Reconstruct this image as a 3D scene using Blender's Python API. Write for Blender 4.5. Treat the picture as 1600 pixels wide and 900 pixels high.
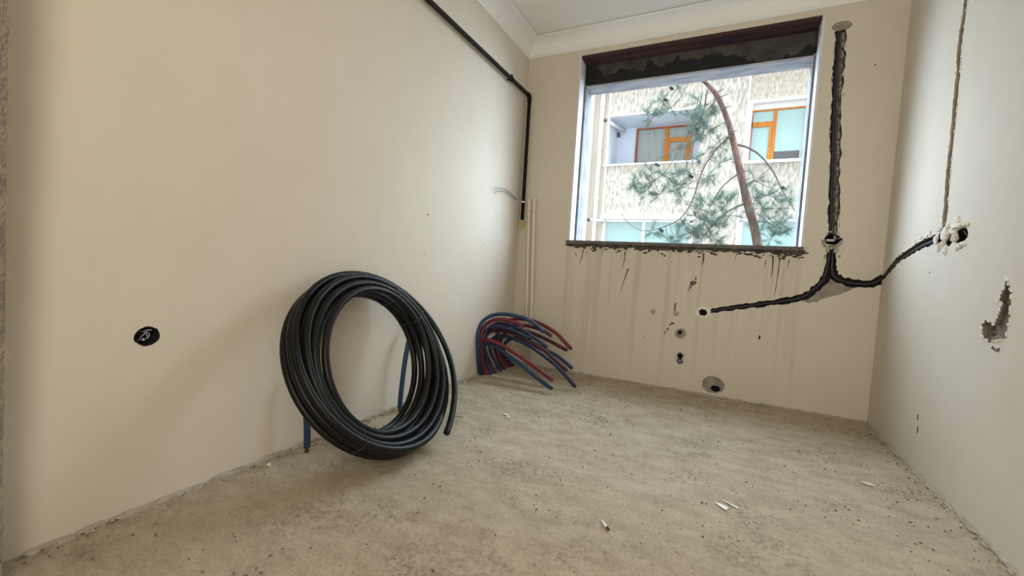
import bpy, bmesh, math, random
from mathutils import Vector, Matrix, noise
from mathutils.geometry import delaunay_2d_cdt

C = bpy.context.scene.collection
for o in list(bpy.data.objects):
    bpy.data.objects.remove(o)
scene = bpy.context.scene

# ------------------------------------------------------------------ camera
cam_d = bpy.data.cameras.new('camera')
cam_d.sensor_width = 36.0
cam_d.lens = 14.921
cam_d.clip_start = 0.02
cam_d.clip_end = 200
cam = bpy.data.objects.new('camera', cam_d)
C.objects.link(cam)
R_ = Vector((0.895, 0.443, 0.060)).normalized()
F_ = Vector((-0.440, 0.896, -0.053)).normalized()
R_ = (R_ - F_ * R_.dot(F_)).normalized()
U_ = R_.cross(F_)
cam.matrix_world = Matrix(((R_.x, U_.x, -F_.x, 1.714), (R_.y, U_.y, -F_.y, -3.559),
                           (R_.z, U_.z, -F_.z, 0.900), (0, 0, 0, 1)))
scene.camera = cam

# ------------------------------------------------------------------ light
world = bpy.data.worlds.new('overcast_sky')
scene.world = world
world.use_nodes = True
bg = world.node_tree.nodes['Background']
bg.inputs['Color'].default_value = (0.90, 0.95, 1.0, 1)
bg.inputs['Strength'].default_value = 1.9

sun_d = bpy.data.lights.new('sun', 'SUN')
sun_d.energy = 38.0
sun_d.angle = math.radians(150)
sun_d.color = (0.66, 0.82, 1.0)
sun = bpy.data.objects.new('sun', sun_d)
C.objects.link(sun)
sun.location = (1.3, 12, 14)
sun.rotation_euler = Vector((0.0, -0.77, -0.64)).to_track_quat('-Z', 'Y').to_euler()

hall_d = bpy.data.lights.new('hall_fill', 'AREA')  # added fill lamp behind the camera, stands in for the adjoining room's light
hall_d.shape = 'RECTANGLE'
hall_d.size, hall_d.size_y = 1.0, 1.9
hall_d.energy = 47
hall_d.color = (1.0, 0.93, 0.82)
hall = bpy.data.objects.new('hall_fill', hall_d)
C.objects.link(hall)
hall.location = (2.10, -4.30, 1.40)
hall.rotation_euler = Vector((-0.15, 0.97, 0.16)).to_track_quat('-Z', 'Y').to_euler()

vs = scene.view_settings
scene.display_settings.display_device = 'sRGB'
vs.view_transform = 'Standard'
vs.look = 'None'
vs.exposure = 0.0
vs.gamma = 1.0
vs.use_curve_mapping = False

W = 2.652          # room width
H = 2.90           # ceiling height
REAR = -6.2
D = 9.0            # facade across the yard
rnd = random.Random(7)

# ------------------------------------------------------------------ materials
def mat(name, base, rough=0.8, var=None, scale=6.0, bump=0.0, bscale=40.0, metallic=0.0, spec=0.3,
        detail=4.0, stretch=None):
    m = bpy.data.materials.new(name)
    m.use_nodes = True
    nt = m.node_tree
    b = nt.nodes['Principled BSDF']
    b.inputs['Base Color'].default_value = (*base, 1)
    b.inputs['Roughness'].default_value = rough
    b.inputs['Metallic'].default_value = metallic
    b.inputs['Specular IOR Level'].default_value = spec
    tc = nt.nodes.new('ShaderNodeTexCoord')
    vec = tc.outputs['Object']
    if stretch:
        mp = nt.nodes.new('ShaderNodeMapping')
        mp.inputs['Scale'].default_value = stretch
        nt.links.new(vec, mp.inputs['Vector'])
        vec = mp.outputs['Vector']
    if var:
        n = nt.nodes.new('ShaderNodeTexNoise')
        n.inputs['Scale'].default_value = scale
        n.inputs['Detail'].default_value = detail
        nt.links.new(vec, n.inputs['Vector'])
        r = nt.nodes.new('ShaderNodeValToRGB')
        r.color_ramp.elements[0].position = 0.32
        r.color_ramp.elements[1].position = 0.68
        r.color_ramp.elements[0].color = (*var, 1)
        r.color_ramp.elements[1].color = (*base, 1)
        nt.links.new(n.outputs['Fac'], r.inputs['Fac'])
        nt.links.new(r.outputs['Color'], b.inputs['Base Color'])
    if bump:
        n2 = nt.nodes.new('ShaderNodeTexNoise')
        n2.inputs['Scale'].default_value = bscale
        n2.inputs['Detail'].default_value = 5
        nt.links.new(vec, n2.inputs['Vector'])
        bp = nt.nodes.new('ShaderNodeBump')
        bp.inputs['Strength'].default_value = bump
        bp.inputs['Distance'].default_value = 0.02
        nt.links.new(n2.outputs['Fac'], bp.inputs['Height'])
        nt.links.new(bp.outputs['Normal'], b.inputs['Normal'])
    return m

def ramp(nt, src, stops):
    r = nt.nodes.new('ShaderNodeValToRGB')
    els = r.color_ramp.elements
    while len(els) < len(stops):
        els.new(0.5)
    for e, (p, c) in zip(els, stops):
        e.position = p
        e.color = (*c, 1) if len(c) == 3 else c
    nt.links.new(src, r.inputs['Fac'])
    return r.outputs['Color']

def noise_node(nt, vec, scale, detail=4, rough=0.5):
    n = nt.nodes.new('ShaderNodeTexNoise')
    n.inputs['Scale'].default_value = scale
    n.inputs['Detail'].default_value = detail
    n.inputs['Roughness'].default_value = rough
    nt.links.new(vec, n.inputs['Vector'])
    return n.outputs['Fac']

def mapped(nt, vec, s):
    mp = nt.nodes.new('ShaderNodeMapping')
    mp.inputs['Scale'].default_value = s
    nt.links.new(vec, mp.inputs['Vector'])
    return mp.outputs['Vector']

def mix(nt, fac, a, b, mode='MIX'):
    m = nt.nodes.new('ShaderNodeMix')
    m.data_type = 'RGBA'
    m.blend_type = mode
    for sock, v in ((m.inputs[0], fac), (m.inputs[6], a), (m.inputs[7], b)):
        if isinstance(v, (int, float)):
            sock.default_value = v
        elif isinstance(v, tuple):
            sock.default_value = (*v, 1)
        else:
            nt.links.new(v, sock)
    return m.outputs[2]

def math_node(nt, op, a, b=0.0):
    m = nt.nodes.new('ShaderNodeMath')
    m.operation = op
    m.use_clamp = False
    for sock, v in ((m.inputs[0], a), (m.inputs[1], b)):
        if isinstance(v, (int, float)):
            sock.default_value = v
        else:
            nt.links.new(v, sock)
    return m.outputs[0]

def plaster_material(name, streaks=False):
    m = mat(name, (0.62, 0.55, 0.44), 0.75, spec=0.25)
    nt = m.node_tree
    b = nt.nodes['Principled BSDF']
    vec = nt.nodes['Texture Coordinate'].outputs['Object']
    n1 = noise_node(nt, vec, 1.3, 3)
    col = ramp(nt, n1, [(0.30, (0.615, 0.555, 0.455)), (0.72, (0.645, 0.59, 0.49))])
    n2 = noise_node(nt, mapped(nt, vec, (2, 2, 1.0)), 4.0, 6, 0.6)
    col = mix(nt, 0.35, col, ramp(nt, n2, [(0.3, (0.60, 0.54, 0.44)), (0.7, (0.655, 0.60, 0.505))]))
    if streaks:
        # water runs left on the plaster below the sill
        sep = nt.nodes.new('ShaderNodeSeparateXYZ')
        nt.links.new(vec, sep.inputs[0])
        st = noise_node(nt, mapped(nt, vec, (1, 1, 0.035)), 17.0, 3, 0.55)
        st = ramp(nt, st, [(0.50, (0, 0, 0)), (0.66, (1, 1, 1))])
        fade = nt.nodes.new('ShaderNodeMapRange')
        fade.inputs[1].default_value = 0.1
        fade.inputs[2].default_value = 1.0
        fade.inputs[3].default_value = 0.25
        fade.inputs[4].default_value = 1.0
        nt.links.new(sep.outputs['Z'], fade.inputs[0])
        below = math_node(nt, 'LESS_THAN', sep.outputs['Z'], 1.13)
        inx = math_node(nt, 'MULTIPLY', math_node(nt, 'GREATER_THAN', sep.outputs['X'], 0.44),
                        math_node(nt, 'LESS_THAN', sep.outputs['X'], 2.22))
        k = math_node(nt, 'MULTIPLY', math_node(nt, 'MULTIPLY', below, inx),
                      math_node(nt, 'MULTIPLY', st, fade.outputs[0]))
        col = mix(nt, math_node(nt, 'MULTIPLY', k, 0.42), col, (0.40, 0.33, 0.21))
        st2 = noise_node(nt, mapped(nt, vec, (1, 1, 0.03)), 31.0, 2, 0.5)
        st2 = ramp(nt, st2, [(0.62, (0, 0, 0)), (0.70, (1, 1, 1))])
        k2 = math_node(nt, 'MULTIPLY', math_node(nt, 'MULTIPLY', below, inx), st2)
        col = mix(nt, math_node(nt, 'MULTIPLY', k2, 0.35), col, (0.74, 0.68, 0.55))
    nt.links.new(col, b.inputs['Base Color'])
    h = noise_node(nt, vec, 9.0, 6, 0.55)
    bp = nt.nodes.new('ShaderNodeBump')
    bp.inputs['Strength'].default_value = 0.12
    bp.inputs['Distance'].default_value = 0.02
    nt.links.new(h, bp.inputs['Height'])
    nt.links.new(bp.outputs['Normal'], b.inputs['Normal'])
    return m

M = {}
M['plaster'] = plaster_material('plaster')
M['plaster_stained'] = plaster_material('plaster_stained', True)
M['rough_mortar'] = mat('rough_mortar', (0.24, 0.20, 0.165), 0.95, (0.09, 0.077, 0.066), 30, 0.9, 60)
M['dark_recess'] = mat('dark_recess', (0.035, 0.032, 0.03), 0.95, (0.012, 0.011, 0.012), 40, 0.9, 80)
M['cement'] = mat('cement', (0.36, 0.315, 0.265), 0.92, (0.24, 0.21, 0.175), 22, 0.6, 70)
M['cement_light'] = mat('cement_light', (0.47, 0.42, 0.345), 0.92, (0.36, 0.31, 0.25), 25, 0.5, 60)
M['patch_mortar'] = mat('patch_mortar', (0.27, 0.235, 0.19), 0.95, (0.18, 0.155, 0.125), 25, 0.8, 60)
M['white_lump'] = mat('white_lump', (0.88, 0.84, 0.74), 0.9, (0.70, 0.65, 0.54), 30, 0.5, 90)
M['ceiling'] = mat('ceiling', (0.84, 0.82, 0.76), 0.85, (0.81, 0.79, 0.73), 2.0, 0.05, 14)
M['cove'] = mat('cove', (0.83, 0.82, 0.78), 0.6, (0.80, 0.79, 0.75), 3.0)
M['white_metal'] = mat('white_metal', (0.70, 0.69, 0.71), 0.5, (0.62, 0.61, 0.64), 14, 0.1, 30)
M['grey_reveal'] = mat('grey_reveal', (0.34, 0.35, 0.37), 0.85, (0.20, 0.21, 0.23), 14, 0.8, 40, stretch=(1, 1, 0.5))
M['soffit'] = mat('soffit', (0.56, 0.58, 0.62), 0.9, (0.36, 0.38, 0.42), 18, 0.8, 50, stretch=(0.3, 1, 1))
M['sill'] = mat('sill', (0.16, 0.155, 0.14), 0.7, (0.10, 0.095, 0.09), 40, 0.2, 60)
M['dark_mortar'] = mat('dark_mortar', (0.13, 0.10, 0.072), 0.95, (0.05, 0.038, 0.029), 40, 0.8, 60)
M['brown_wood'] = mat('brown_wood', (0.075, 0.034, 0.03), 0.75, (0.028, 0.014, 0.014), 9, 0.3, 30, stretch=(0.15, 1, 1))
M['black_pipe'] = mat('black_pipe', (0.008, 0.008, 0.0083), 0.40, (0.005, 0.005, 0.0053), 12, 0.05, 80, spec=0.25)
M['gas_black'] = mat('gas_black', (0.012, 0.009, 0.008), 0.55, (0.007, 0.006, 0.006), 20, 0.1, 60, spec=0.15)
M['conduit'] = mat('conduit', (0.022, 0.022, 0.026), 0.55, spec=0.4)
M['bore'] = mat('bore', (0.008, 0.008, 0.008), 0.9)
M['blue'] = mat('blue', (0.013, 0.048, 0.110), 0.45, (0.008, 0.028, 0.07), 18, spec=0.5)
M['navy'] = mat('navy', (0.012, 0.026, 0.080), 0.45, (0.008, 0.014, 0.045), 18, spec=0.5)
M['red'] = mat('red', (0.185, 0.014, 0.018), 0.45, (0.10, 0.009, 0.013), 18, spec=0.5)
M['dark_red'] = mat('dark_red', (0.075, 0.008, 0.012), 0.45, (0.04, 0.006, 0.009), 18, spec=0.5)
M['cream_pipe'] = mat('cream_pipe', (0.76, 0.70, 0.59), 0.45, (0.70, 0.64, 0.53), 10)
M['brass'] = mat('brass', (0.66, 0.50, 0.19), 0.32, metallic=0.85)
M['copper_tip'] = mat('copper_tip', (0.13, 0.05, 0.03), 0.5, metallic=0.3)
M['steel'] = mat('steel', (0.62, 0.62, 0.63), 0.4, metallic=0.8)
M['wire_grey'] = mat('wire_grey', (0.30, 0.30, 0.29), 0.5)
M['wire_blue'] = mat('wire_blue', (0.10, 0.11, 0.20), 0.45)
M['wire_white'] = mat('wire_white', (0.48, 0.48, 0.50), 0.45)
M['box_black'] = mat('box_black', (0.009, 0.008, 0.009), 0.7, spec=0.12)
M['tie'] = mat('tie', (0.05, 0.05, 0.05), 0.45)
M['grit_dark'] = mat('grit_dark', (0.22, 0.185, 0.145), 0.95, (0.10, 0.083, 0.066), 60)
M['grit_light'] = mat('grit_light', (0.52, 0.47, 0.39), 0.95, (0.38, 0.33, 0.27), 60)
M['paper'] = mat('paper', (0.86, 0.85, 0.83), 0.8)
M['filter_brown'] = mat('filter_brown', (0.06, 0.04, 0.025), 0.8)
M['twig'] = mat('twig', (0.13, 0.095, 0.065), 0.9)
# outdoors
M['stucco'] = mat('stucco', (0.76, 0.72, 0.63), 0.95, (0.36, 0.325, 0.26), 11, 1.0, 13, stretch=(1.6, 1, 0.55), detail=5)
M['stucco_grey'] = mat('stucco_grey', (0.62, 0.57, 0.47), 0.95, (0.36, 0.32, 0.26), 13, 1.0, 15, stretch=(1.5, 1, 0.6), detail=5)
M['smooth_render'] = mat('smooth_render', (0.54, 0.485, 0.40), 0.9, (0.47, 0.42, 0.34), 3, 0.2, 30, stretch=(1, 1, 0.3))
M['white_trim'] = mat('white_trim', (0.84, 0.82, 0.78), 0.7, (0.76, 0.74, 0.70), 6)
M['balcony_blue'] = mat('balcony_blue', (0.74, 0.80, 0.90), 0.85, (0.70, 0.76, 0.86), 3)
M['orange_wood'] = mat('orange_wood', (0.62, 0.235, 0.03), 0.5, (0.48, 0.165, 0.022), 9, stretch=(1, 1, 0.25))
M['red_wood'] = mat('red_wood', (0.38, 0.12, 0.05), 0.55, (0.26, 0.075, 0.035), 9, stretch=(1, 1, 0.25))
M['curtain'] = mat('curtain', (0.90, 0.87, 0.80), 0.9, (0.66, 0.63, 0.57), 8, stretch=(4, 1, 0.2))
M['curtain_aqua'] = mat('curtain_aqua', (0.84, 0.94, 0.95), 0.9, (0.66, 0.82, 0.86), 8, stretch=(4, 1, 0.2))
M['room_dark'] = mat('room_dark', (0.12, 0.12, 0.12), 0.9)
M['bark'] = mat('bark', (0.20, 0.125, 0.10), 0.95, (0.075, 0.045, 0.035), 14, 1.0, 30, stretch=(1, 1, 0.4))
M['branch'] = mat('branch', (0.17, 0.15, 0.13), 0.95, (0.10, 0.085, 0.075), 20, 0.6, 40)
M['needle'] = mat('needle', (0.15, 0.22, 0.17), 0.7, (0.085, 0.14, 0.105), 3)
M['cone'] = mat('cone', (0.07, 0.055, 0.05), 0.9, (0.035, 0.03, 0.03), 40, 0.8, 60)
M['yard'] = mat('yard', (0.09, 0.09, 0.09), 0.95, (0.06, 0.06, 0.06), 2, 0.5, 12)

def pane_material(name, tint, see):
    m = bpy.data.materials.new(name)
    m.use_nodes = True
    nt = m.node_tree
    b = nt.nodes['Principled BSDF']
    b.inputs['Base Color'].default_value = (*tint, 1)
    b.inputs['Roughness'].default_value = 0.06
    b.inputs['Specular IOR Level'].default_value = 0.6
    t = nt.nodes.new('ShaderNodeBsdfTransparent')
    t.inputs['Color'].default_value = (*[0.5 + 0.5 * c for c in tint], 1)
    mx = nt.nodes.new('ShaderNodeMixShader')
    mx.inputs[0].default_value = see
    nt.links.new(b.outputs[0], mx.inputs[1])
    nt.links.new(t.outputs[0], mx.inputs[2])
    nt.links.new(mx.outputs[0], nt.nodes['Material Output'].inputs['Surface'])
    return m

M['pane'] = pane_material('pane', (0.66, 0.72, 0.72), 0.85)
M['pane_aqua'] = pane_material('pane_aqua', (0.64, 0.82, 0.80), 0.55)

def floor_material():
    m = mat('screed', (0.5, 0.44, 0.35), 0.95, spec=0.15)
    nt = m.node_tree
    b = nt.nodes['Principled BSDF']
    vec = nt.nodes['Texture Coordinate'].outputs['Object']
    big = noise_node(nt, vec, 1.5, 6, 0.62)
    col = ramp(nt, big, [(0.30, (0.28, 0.233, 0.162)), (0.5, (0.425, 0.362, 0.258)), (0.70, (0.545, 0.477, 0.36))])
    med = noise_node(nt, mapped(nt, vec, (1, 1.8, 1)), 6.0, 8, 0.72)
    col = mix(nt, 0.65, col, ramp(nt, med, [(0.34, (0.25, 0.205, 0.14)), (0.52, (0.43, 0.365, 0.26)), (0.72, (0.60, 0.53, 0.405))]))
    fine = noise_node(nt, vec, 110.0, 5, 0.75)
    col = mix(nt, 0.30, col, ramp(nt, fine, [(0.36, (0.20, 0.165, 0.12)), (0.50, (0.45, 0.385, 0.285)), (0.70, (0.63, 0.57, 0.455))]))
    dust = ramp(nt, noise_node(nt, vec, 3.4, 7, 0.72), [(0.50, (0, 0, 0)), (0.64, (1, 1, 1))])
    speck = ramp(nt, noise_node(nt, vec, 48.0, 5, 0.75), [(0.47, (0, 0, 0)), (0.58, (1, 1, 1))])
    k = math_node(nt, 'MULTIPLY', math_node(nt, 'MULTIPLY', dust, speck), 0.75)
    col = mix(nt, k, col, (0.165, 0.135, 0.10))
    pale = ramp(nt, noise_node(nt, mapped(nt, vec, (1.0, 2.4, 1)), 9.0, 7, 0.75), [(0.66, (0, 0, 0)), (0.72, (1, 1, 1))])
    col = mix(nt, math_node(nt, 'MULTIPLY', pale, 0.4), col, (0.66, 0.61, 0.50))
    nt.links.new(col, b.inputs['Base Color'])
    h = math_node(nt, 'ADD', noise_node(nt, vec, 70.0, 5, 0.65), math_node(nt, 'MULTIPLY', noise_node(nt, vec, 12.0, 5, 0.6), 1.2))
    bp = nt.nodes.new('ShaderNodeBump')
    bp.inputs['Strength'].default_value = 0.35
    bp.inputs['Distance'].default_value = 0.010
    nt.links.new(h, bp.inputs['Height'])
    nt.links.new(bp.outputs['Normal'], b.inputs['Normal'])
    return m
M['screed'] = floor_material()

def lintel_material():
    m = mat('lintel_dark', (0.03, 0.03, 0.03), 0.9, spec=0.15)
    nt = m.node_tree
    b = nt.nodes['Principled BSDF']
    vec = nt.nodes['Texture Coordinate'].outputs['Object']
    sep = nt.nodes.new('ShaderNodeSeparateXYZ')
    nt.links.new(vec, sep.inputs[0])
    n = noise_node(nt, mapped(nt, vec, (1, 1, 0.35)), 5.0, 5, 0.55)
    zz = nt.nodes.new('ShaderNodeMapRange')
    zz.inputs[1].default_value = 2.50
    zz.inputs[2].default_value = 2.73
    zz.inputs[3].default_value = -0.30
    zz.inputs[4].default_value = 0.28
    nt.links.new(sep.outputs['Z'], zz.inputs[0])
    xx = nt.nodes.new('ShaderNodeMapRange')
    xx.inputs[1].default_value = 0.5
    xx.inputs[2].default_value = 2.2
    xx.inputs[3].default_value = -0.10
    xx.inputs[4].default_value = 0.10
    nt.links.new(sep.outputs['X'], xx.inputs[0])
    s = math_node(nt, 'ADD', math_node(nt, 'ADD', n, zz.outputs[0]), xx.outputs[0])
    f = ramp(nt, s, [(0.50, (0, 0, 0)), (0.53, (1, 1, 1))])
    c2 = ramp(nt, noise_node(nt, vec, 9, 4), [(0.35, (0.055, 0.047, 0.042)), (0.65, (0.092, 0.088, 0.074))])
    nt.links.new(mix(nt, f, (0.026, 0.026, 0.027), c2), b.inputs['Base Color'])
    return m
M['lintel_dark'] = lintel_material()

# ------------------------------------------------------------------ helpers
class MB:
    """collects shapes in world coordinates; build() links them as one mesh object"""
    def __init__(self):
        self.v, self.f, self.mi = [], [], []
    def add(self, verts, faces, mi=0):
        n = len(self.v)
        self.v += [tuple(p) for p in verts]
        self.f += [tuple(i + n for i in f) for f in faces]
        self.mi += [mi] * len(faces)
        return self
    def box(self, a, b, mi=0):
        (x0, y0, z0), (x1, y1, z1) = a, b
        return self.add([(x0, y0, z0), (x1, y0, z0), (x1, y1, z0), (x0, y1, z0),
                         (x0, y0, z1), (x1, y0, z1), (x1, y1, z1), (x0, y1, z1)],
                        [(0, 3, 2, 1), (4, 5, 6, 7), (0, 1, 5, 4), (1, 2, 6, 5), (2, 3, 7, 6), (3, 0, 4, 7)], mi)
    def tube(self, path, r, seg=10, closed=False, mi=0, cap=True, hollow=0.0):
        P = [Vector(p) for p in path]
        n = len(P)
        rr = r if isinstance(r, (list, tuple)) else [r] * n
        tang = []
        for i in range(n):
            a = P[(i - 1) % n] if (closed or i > 0) else P[i]
            b = P[(i + 1) % n] if (closed or i < n - 1) else P[i]
            t = b - a
            tang.append(t.normalized() if t.length > 1e-9 else Vector((0, 0, 1)))
        ref = Vector((0, 0, 1)) if abs(tang[0].z) < 0.9 else Vector((1, 0, 0))
        nrm = (ref - tang[0] * ref.dot(tang[0])).normalized()
        verts = []
        for i in range(n):
            nrm = nrm - tang[i] * nrm.dot(tang[i])
            nrm = nrm.normalized() if nrm.length > 1e-6 else tang[i].orthogonal().normalized()
            bn = tang[i].cross(nrm)
            for k in range(seg):
                a = 2 * math.pi * k / seg
                verts.append(P[i] + (nrm * math.cos(a) + bn * math.sin(a)) * rr[i])
        faces = []
        m = n if closed else n - 1
        # for a closed loop match the seam
        off = 0
        if closed:
            best = 1e9
            for s in range(seg):
                d = (verts[(n - 1) * seg] - verts[s]).length
                if d < best:
                    best, off = d, s
        for i in range(m):
            j = (i + 1) % n
            o = off if (closed and j == 0) else 0
            for k in range(seg):
                k2 = (k + 1) % seg
                faces.append((i * seg + k, i * seg + k2, j * seg + (k2 + o) % seg, j * seg + (k + o) % seg))
        if cap and not closed:
            faces.append(tuple(reversed(range(seg))))
            faces.append(tuple((n - 1) * seg + k for k in range(seg)))
        return self.add(verts, faces, mi)
    def cyl(self, a, b, r, seg=16, mi=0, r2=None):
        return self.tube([a, b], [r, r if r2 is None else r2], seg, mi=mi)
    def blob(self, p, s, rng, mi=0, rot=0.0, axis='Z', jit=0.28):
        m = Matrix.Rotation(rot, 3, axis)
        vs_ = []
        for q in ICO_V:
            k = 1 + rng.uniform(-jit, jit)
            w = m @ Vector((q[0] * s[0] * k, q[1] * s[1] * k, q[2] * s[2] * k))
            vs_.append((p[0] + w.x, p[1] + w.y, p[2] + w.z))
        return self.add(vs_, ICO_F, mi)
    def build(self, name, mats, parent=None, smooth=False, origin=None, bevel=0.0):
        me = bpy.data.meshes.new(name)
        o0 = Vector(parent.matrix_world.translation) if parent is not None else Vector(origin or (0, 0, 0))
        if parent is not None:
            o0 = Vector(PLACES.get(parent.name, (0, 0, 0)))
        me.from_pydata([(p[0] - o0.x, p[1] - o0.y, p[2] - o0.z) for p in self.v], [], self.f)
        if not isinstance(mats, (list, tuple)):
            mats = [mats]
        for m in mats:
            me.materials.append(M[m])
        me.polygons.foreach_set('material_index', self.mi)
        me.polygons.foreach_set('use_smooth', [smooth] * len(self.f))
        me.update()
        o = bpy.data.objects.new(name, me)
        C.objects.link(o)
        if parent is not None:
            o.parent = parent
            PLACES[o.name] = tuple(o0)
        else:
            o.location = o0
            PLACES[o.name] = tuple(o0)
        if bevel:
            bm = bmesh.new()
            bm.from_mesh(me)
            bmesh.ops.bevel(bm, geom=list(bm.edges), offset=bevel, segments=2, affect='EDGES', clamp_overlap=True)
            bm.to_mesh(me)
            bm.free()
        return o

PLACES = {}
_bm = bmesh.new()
bmesh.ops.create_icosphere(_bm, subdivisions=1, radius=1.0)
ICO_V = [tuple(v.co) for v in _bm.verts]
ICO_F = [tuple(v.index for v in f.verts) for f in _bm.faces]
_bm.free()

def tag(o, label=None, cat=None, group=None, kind=None):
    if label: o['label'] = label
    if cat: o['category'] = cat
    if group: o['group'] = group
    if kind: o['kind'] = kind
    return o

def thing(name, loc, label, cat, group=None):
    o = bpy.data.objects.new(name, None)
    o.empty_display_size = 0.05
    C.objects.link(o)
    o.location = loc
    PLACES[o.name] = tuple(loc)
    return tag(o, label, cat, group)

def struct(o, label=None):
    o['kind'] = 'structure'
    if label: o['label'] = label
    return o

def catmull(pts, per=6, closed=False):
    P = [Vector(p) for p in pts]
    n = len(P)
    out = []
    for i in range(n if closed else n - 1):
        if closed:
            a, b, c, d = P[(i - 1) % n], P[i], P[(i + 1) % n], P[(i + 2) % n]
        else:
            a, b, c, d = P[max(i - 1, 0)], P[i], P[i + 1], P[min(i + 2, n - 1)]
        for k in range(per):
            t = k / per
            out.append(0.5 * ((2 * b) + (c - a) * t + (2 * a - 5 * b + 4 * c - d) * t * t + (3 * b - a - 3 * c + d) * t ** 3))
    if not closed:
        out.append(P[-1])
    return out

# 2D outlines for the recesses -------------------------------------------------
def jag_strip(line, half, step=0.018, jit=0.007, rng=rnd, half2=None):
    """outline of a ragged chase along a polyline"""
    P = [Vector((a, b, 0)) for a, b in line]
    P = catmull(P, 8)
    Q = [P[0]]
    for p in P[1:]:
        if (p - Q[-1]).length >= step:
            Q.append(p)
    if (P[-1] - Q[-1]).length > step * 0.4:
        Q.append(P[-1])
    L, Rr = [], []
    n = len(Q)
    for i, p in enumerate(Q):
        t = (Q[min(i + 1, n - 1)] - Q[max(i - 1, 0)]).normalized()
        nn = Vector((-t.y, t.x, 0))
        u = i / max(n - 1, 1)
        h = half if half2 is None else half + (half2 - half) * u
        L.append(p + nn * (h + rng.uniform(-jit, jit)))
        Rr.append(p - nn * (h + rng.uniform(-jit, jit)))
    return [(p.x, p.y) for p in L] + [(p.x, p.y) for p in reversed(Rr)]

def jag_ellipse(c, rx, ry, n=22, jit=0.1, rng=rnd):
    out = []
    for i in range(n):
        a = 2 * math.pi * i / n
        k = 1 + rng.uniform(-jit, jit)
        out.append((c[0] + rx * k * math.cos(a), c[1] + ry * k * math.sin(a)))
    return out

def jag_poly(pts, sub=3, jit=0.004, rng=rnd):
    out = []
    n = len(pts)
    for i in range(n):
        a, b = pts[i], pts[(i + 1) % n]
        for k in range(sub):
            t = k / sub
            out.append((a[0] + (b[0] - a[0]) * t + rng.uniform(-jit, jit), a[1] + (b[1] - a[1]) * t + rng.uniform(-jit, jit)))
    return out

def inside(p, poly):
    x, y = p
    r = False
    j = len(poly) - 1
    for i in range(len(poly)):
        xi, yi = poly[i]
        xj, yj = poly[j]
        if (yi > y) != (yj > y) and x < (xj - xi) * (y - yi) / (yj - yi) + xi:
            r = not r
        j = i
    return r

def wall_with_recesses(name, rect, thick, holes, to3d, mats, label=None):
    """solid wall slab; holes = [(outline, depth or None for an opening, material slot)], first match wins"""
    u0, v0, u1, v1 = rect
    pts, edges = [], []
    def loop(poly):
        s = len(pts)
        for p in poly:
            pts.append(Vector(p))
        for i in range(len(poly)):
            edges.append((s + i, s + (i + 1) % len(poly)))
    loop([(u0, v0), (u1, v0), (u1, v1), (u0, v1)])
    for h in holes:
        loop([(min(max(x, u0), u1), min(max(y, v0), v1)) for x, y in h[0]])
    r = delaunay_2d_cdt(pts, edges, [], 1, 1e-6)
    V, Fc = r[0], r[2]
    boxes = [(min(p[0] for p in h[0]), max(p[0] for p in h[0]), min(p[1] for p in h[0]), max(p[1] for p in h[0])) for h in holes]
    info = []
    for f in Fc:
        c = (sum(V[i].x for i in f) / len(f), sum(V[i].y for i in f) / len(f))
        d, m = 0.0, 0
        for h, bx in zip(holes, boxes):
            if bx[0] <= c[0] <= bx[1] and bx[2] <= c[1] <= bx[3] and inside(c, h[0]):
                d, m = h[1], h[2]
                break
        info.append((d, m))
    mb = MB()
    cache = {}
    def vid(i, d):
        k = (i, round(d, 4))
        if k not in cache:
            cache[k] = len(mb.v)
            mb.v.append(tuple(to3d(V[i].x, V[i].y, d)))
        return cache[k]
    emap = {}
    for fi, f in enumerate(Fc):
        d, m = info[fi]
        if d is not None:
            mb.f.append(tuple(vid(i, d) for i in f))
            mb.mi.append(m)
        for k in range(len(f)):
            e = (f[k], f[(k + 1) % len(f)])
            emap.setdefault(tuple(sorted(e)), []).append((fi, e))
    for key, lst in emap.items():
        if len(lst) == 2:
            (fa, ea), (fb, eb) = lst
            da = thick if info[fa][0] is None else info[fa][0]
            db = thick if info[fb][0] is None else info[fb][0]
            if abs(da - db) < 1e-6:
                continue
            i, j = ea
            deep = info[fa] if da > db else info[fb]
            mb.f.append((vid(i, da), vid(i, db), vid(j, db), vid(j, da)))
            mb.mi.append(deep[1])
        else:
            fa, (i, j) = lst[0]
            da = thick if info[fa][0] is None else info[fa][0]
            if da < thick:
                mb.f.append((vid(i, da), vid(i, thick), vid(j, thick), vid(j, da)))
                mb.mi.append(0)
    # outer face: everything except through openings
    th = [h for h in holes if h[1] is None]
    us = sorted({u0, u1} | {p[0] for h in th for p in h[0]})
    vss = sorted({v0, v1} | {p[1] for h in th for p in h[0]})
    for a, b in zip(us, us[1:]):
        for c, d in zip(vss, vss[1:]):
            if any(inside(((a + b) / 2, (c + d) / 2), h[0]) for h in th):
                continue
            mb.add([to3d(a, c, thick), to3d(b, c, thick), to3d(b, d, thick), to3d(a, d, thick)], [(0, 1, 2, 3)], 0)
    o = mb.build(name, mats)
    bm = bmesh.new()
    bm.from_mesh(o.data)
    bmesh.ops.remove_doubles(bm, verts=bm.verts, dist=1e-5)
    bmesh.ops.recalc_face_normals(bm, faces=bm.faces)
    bm.to_mesh(o.data)
    bm.free()
    return struct(o, label)

back3d = lambda u, v, d: (u, d, v)
left3d = lambda u, v, d: (-d, u, v)
right3d = lambda u, v, d: (W + d, u, v)

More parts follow.
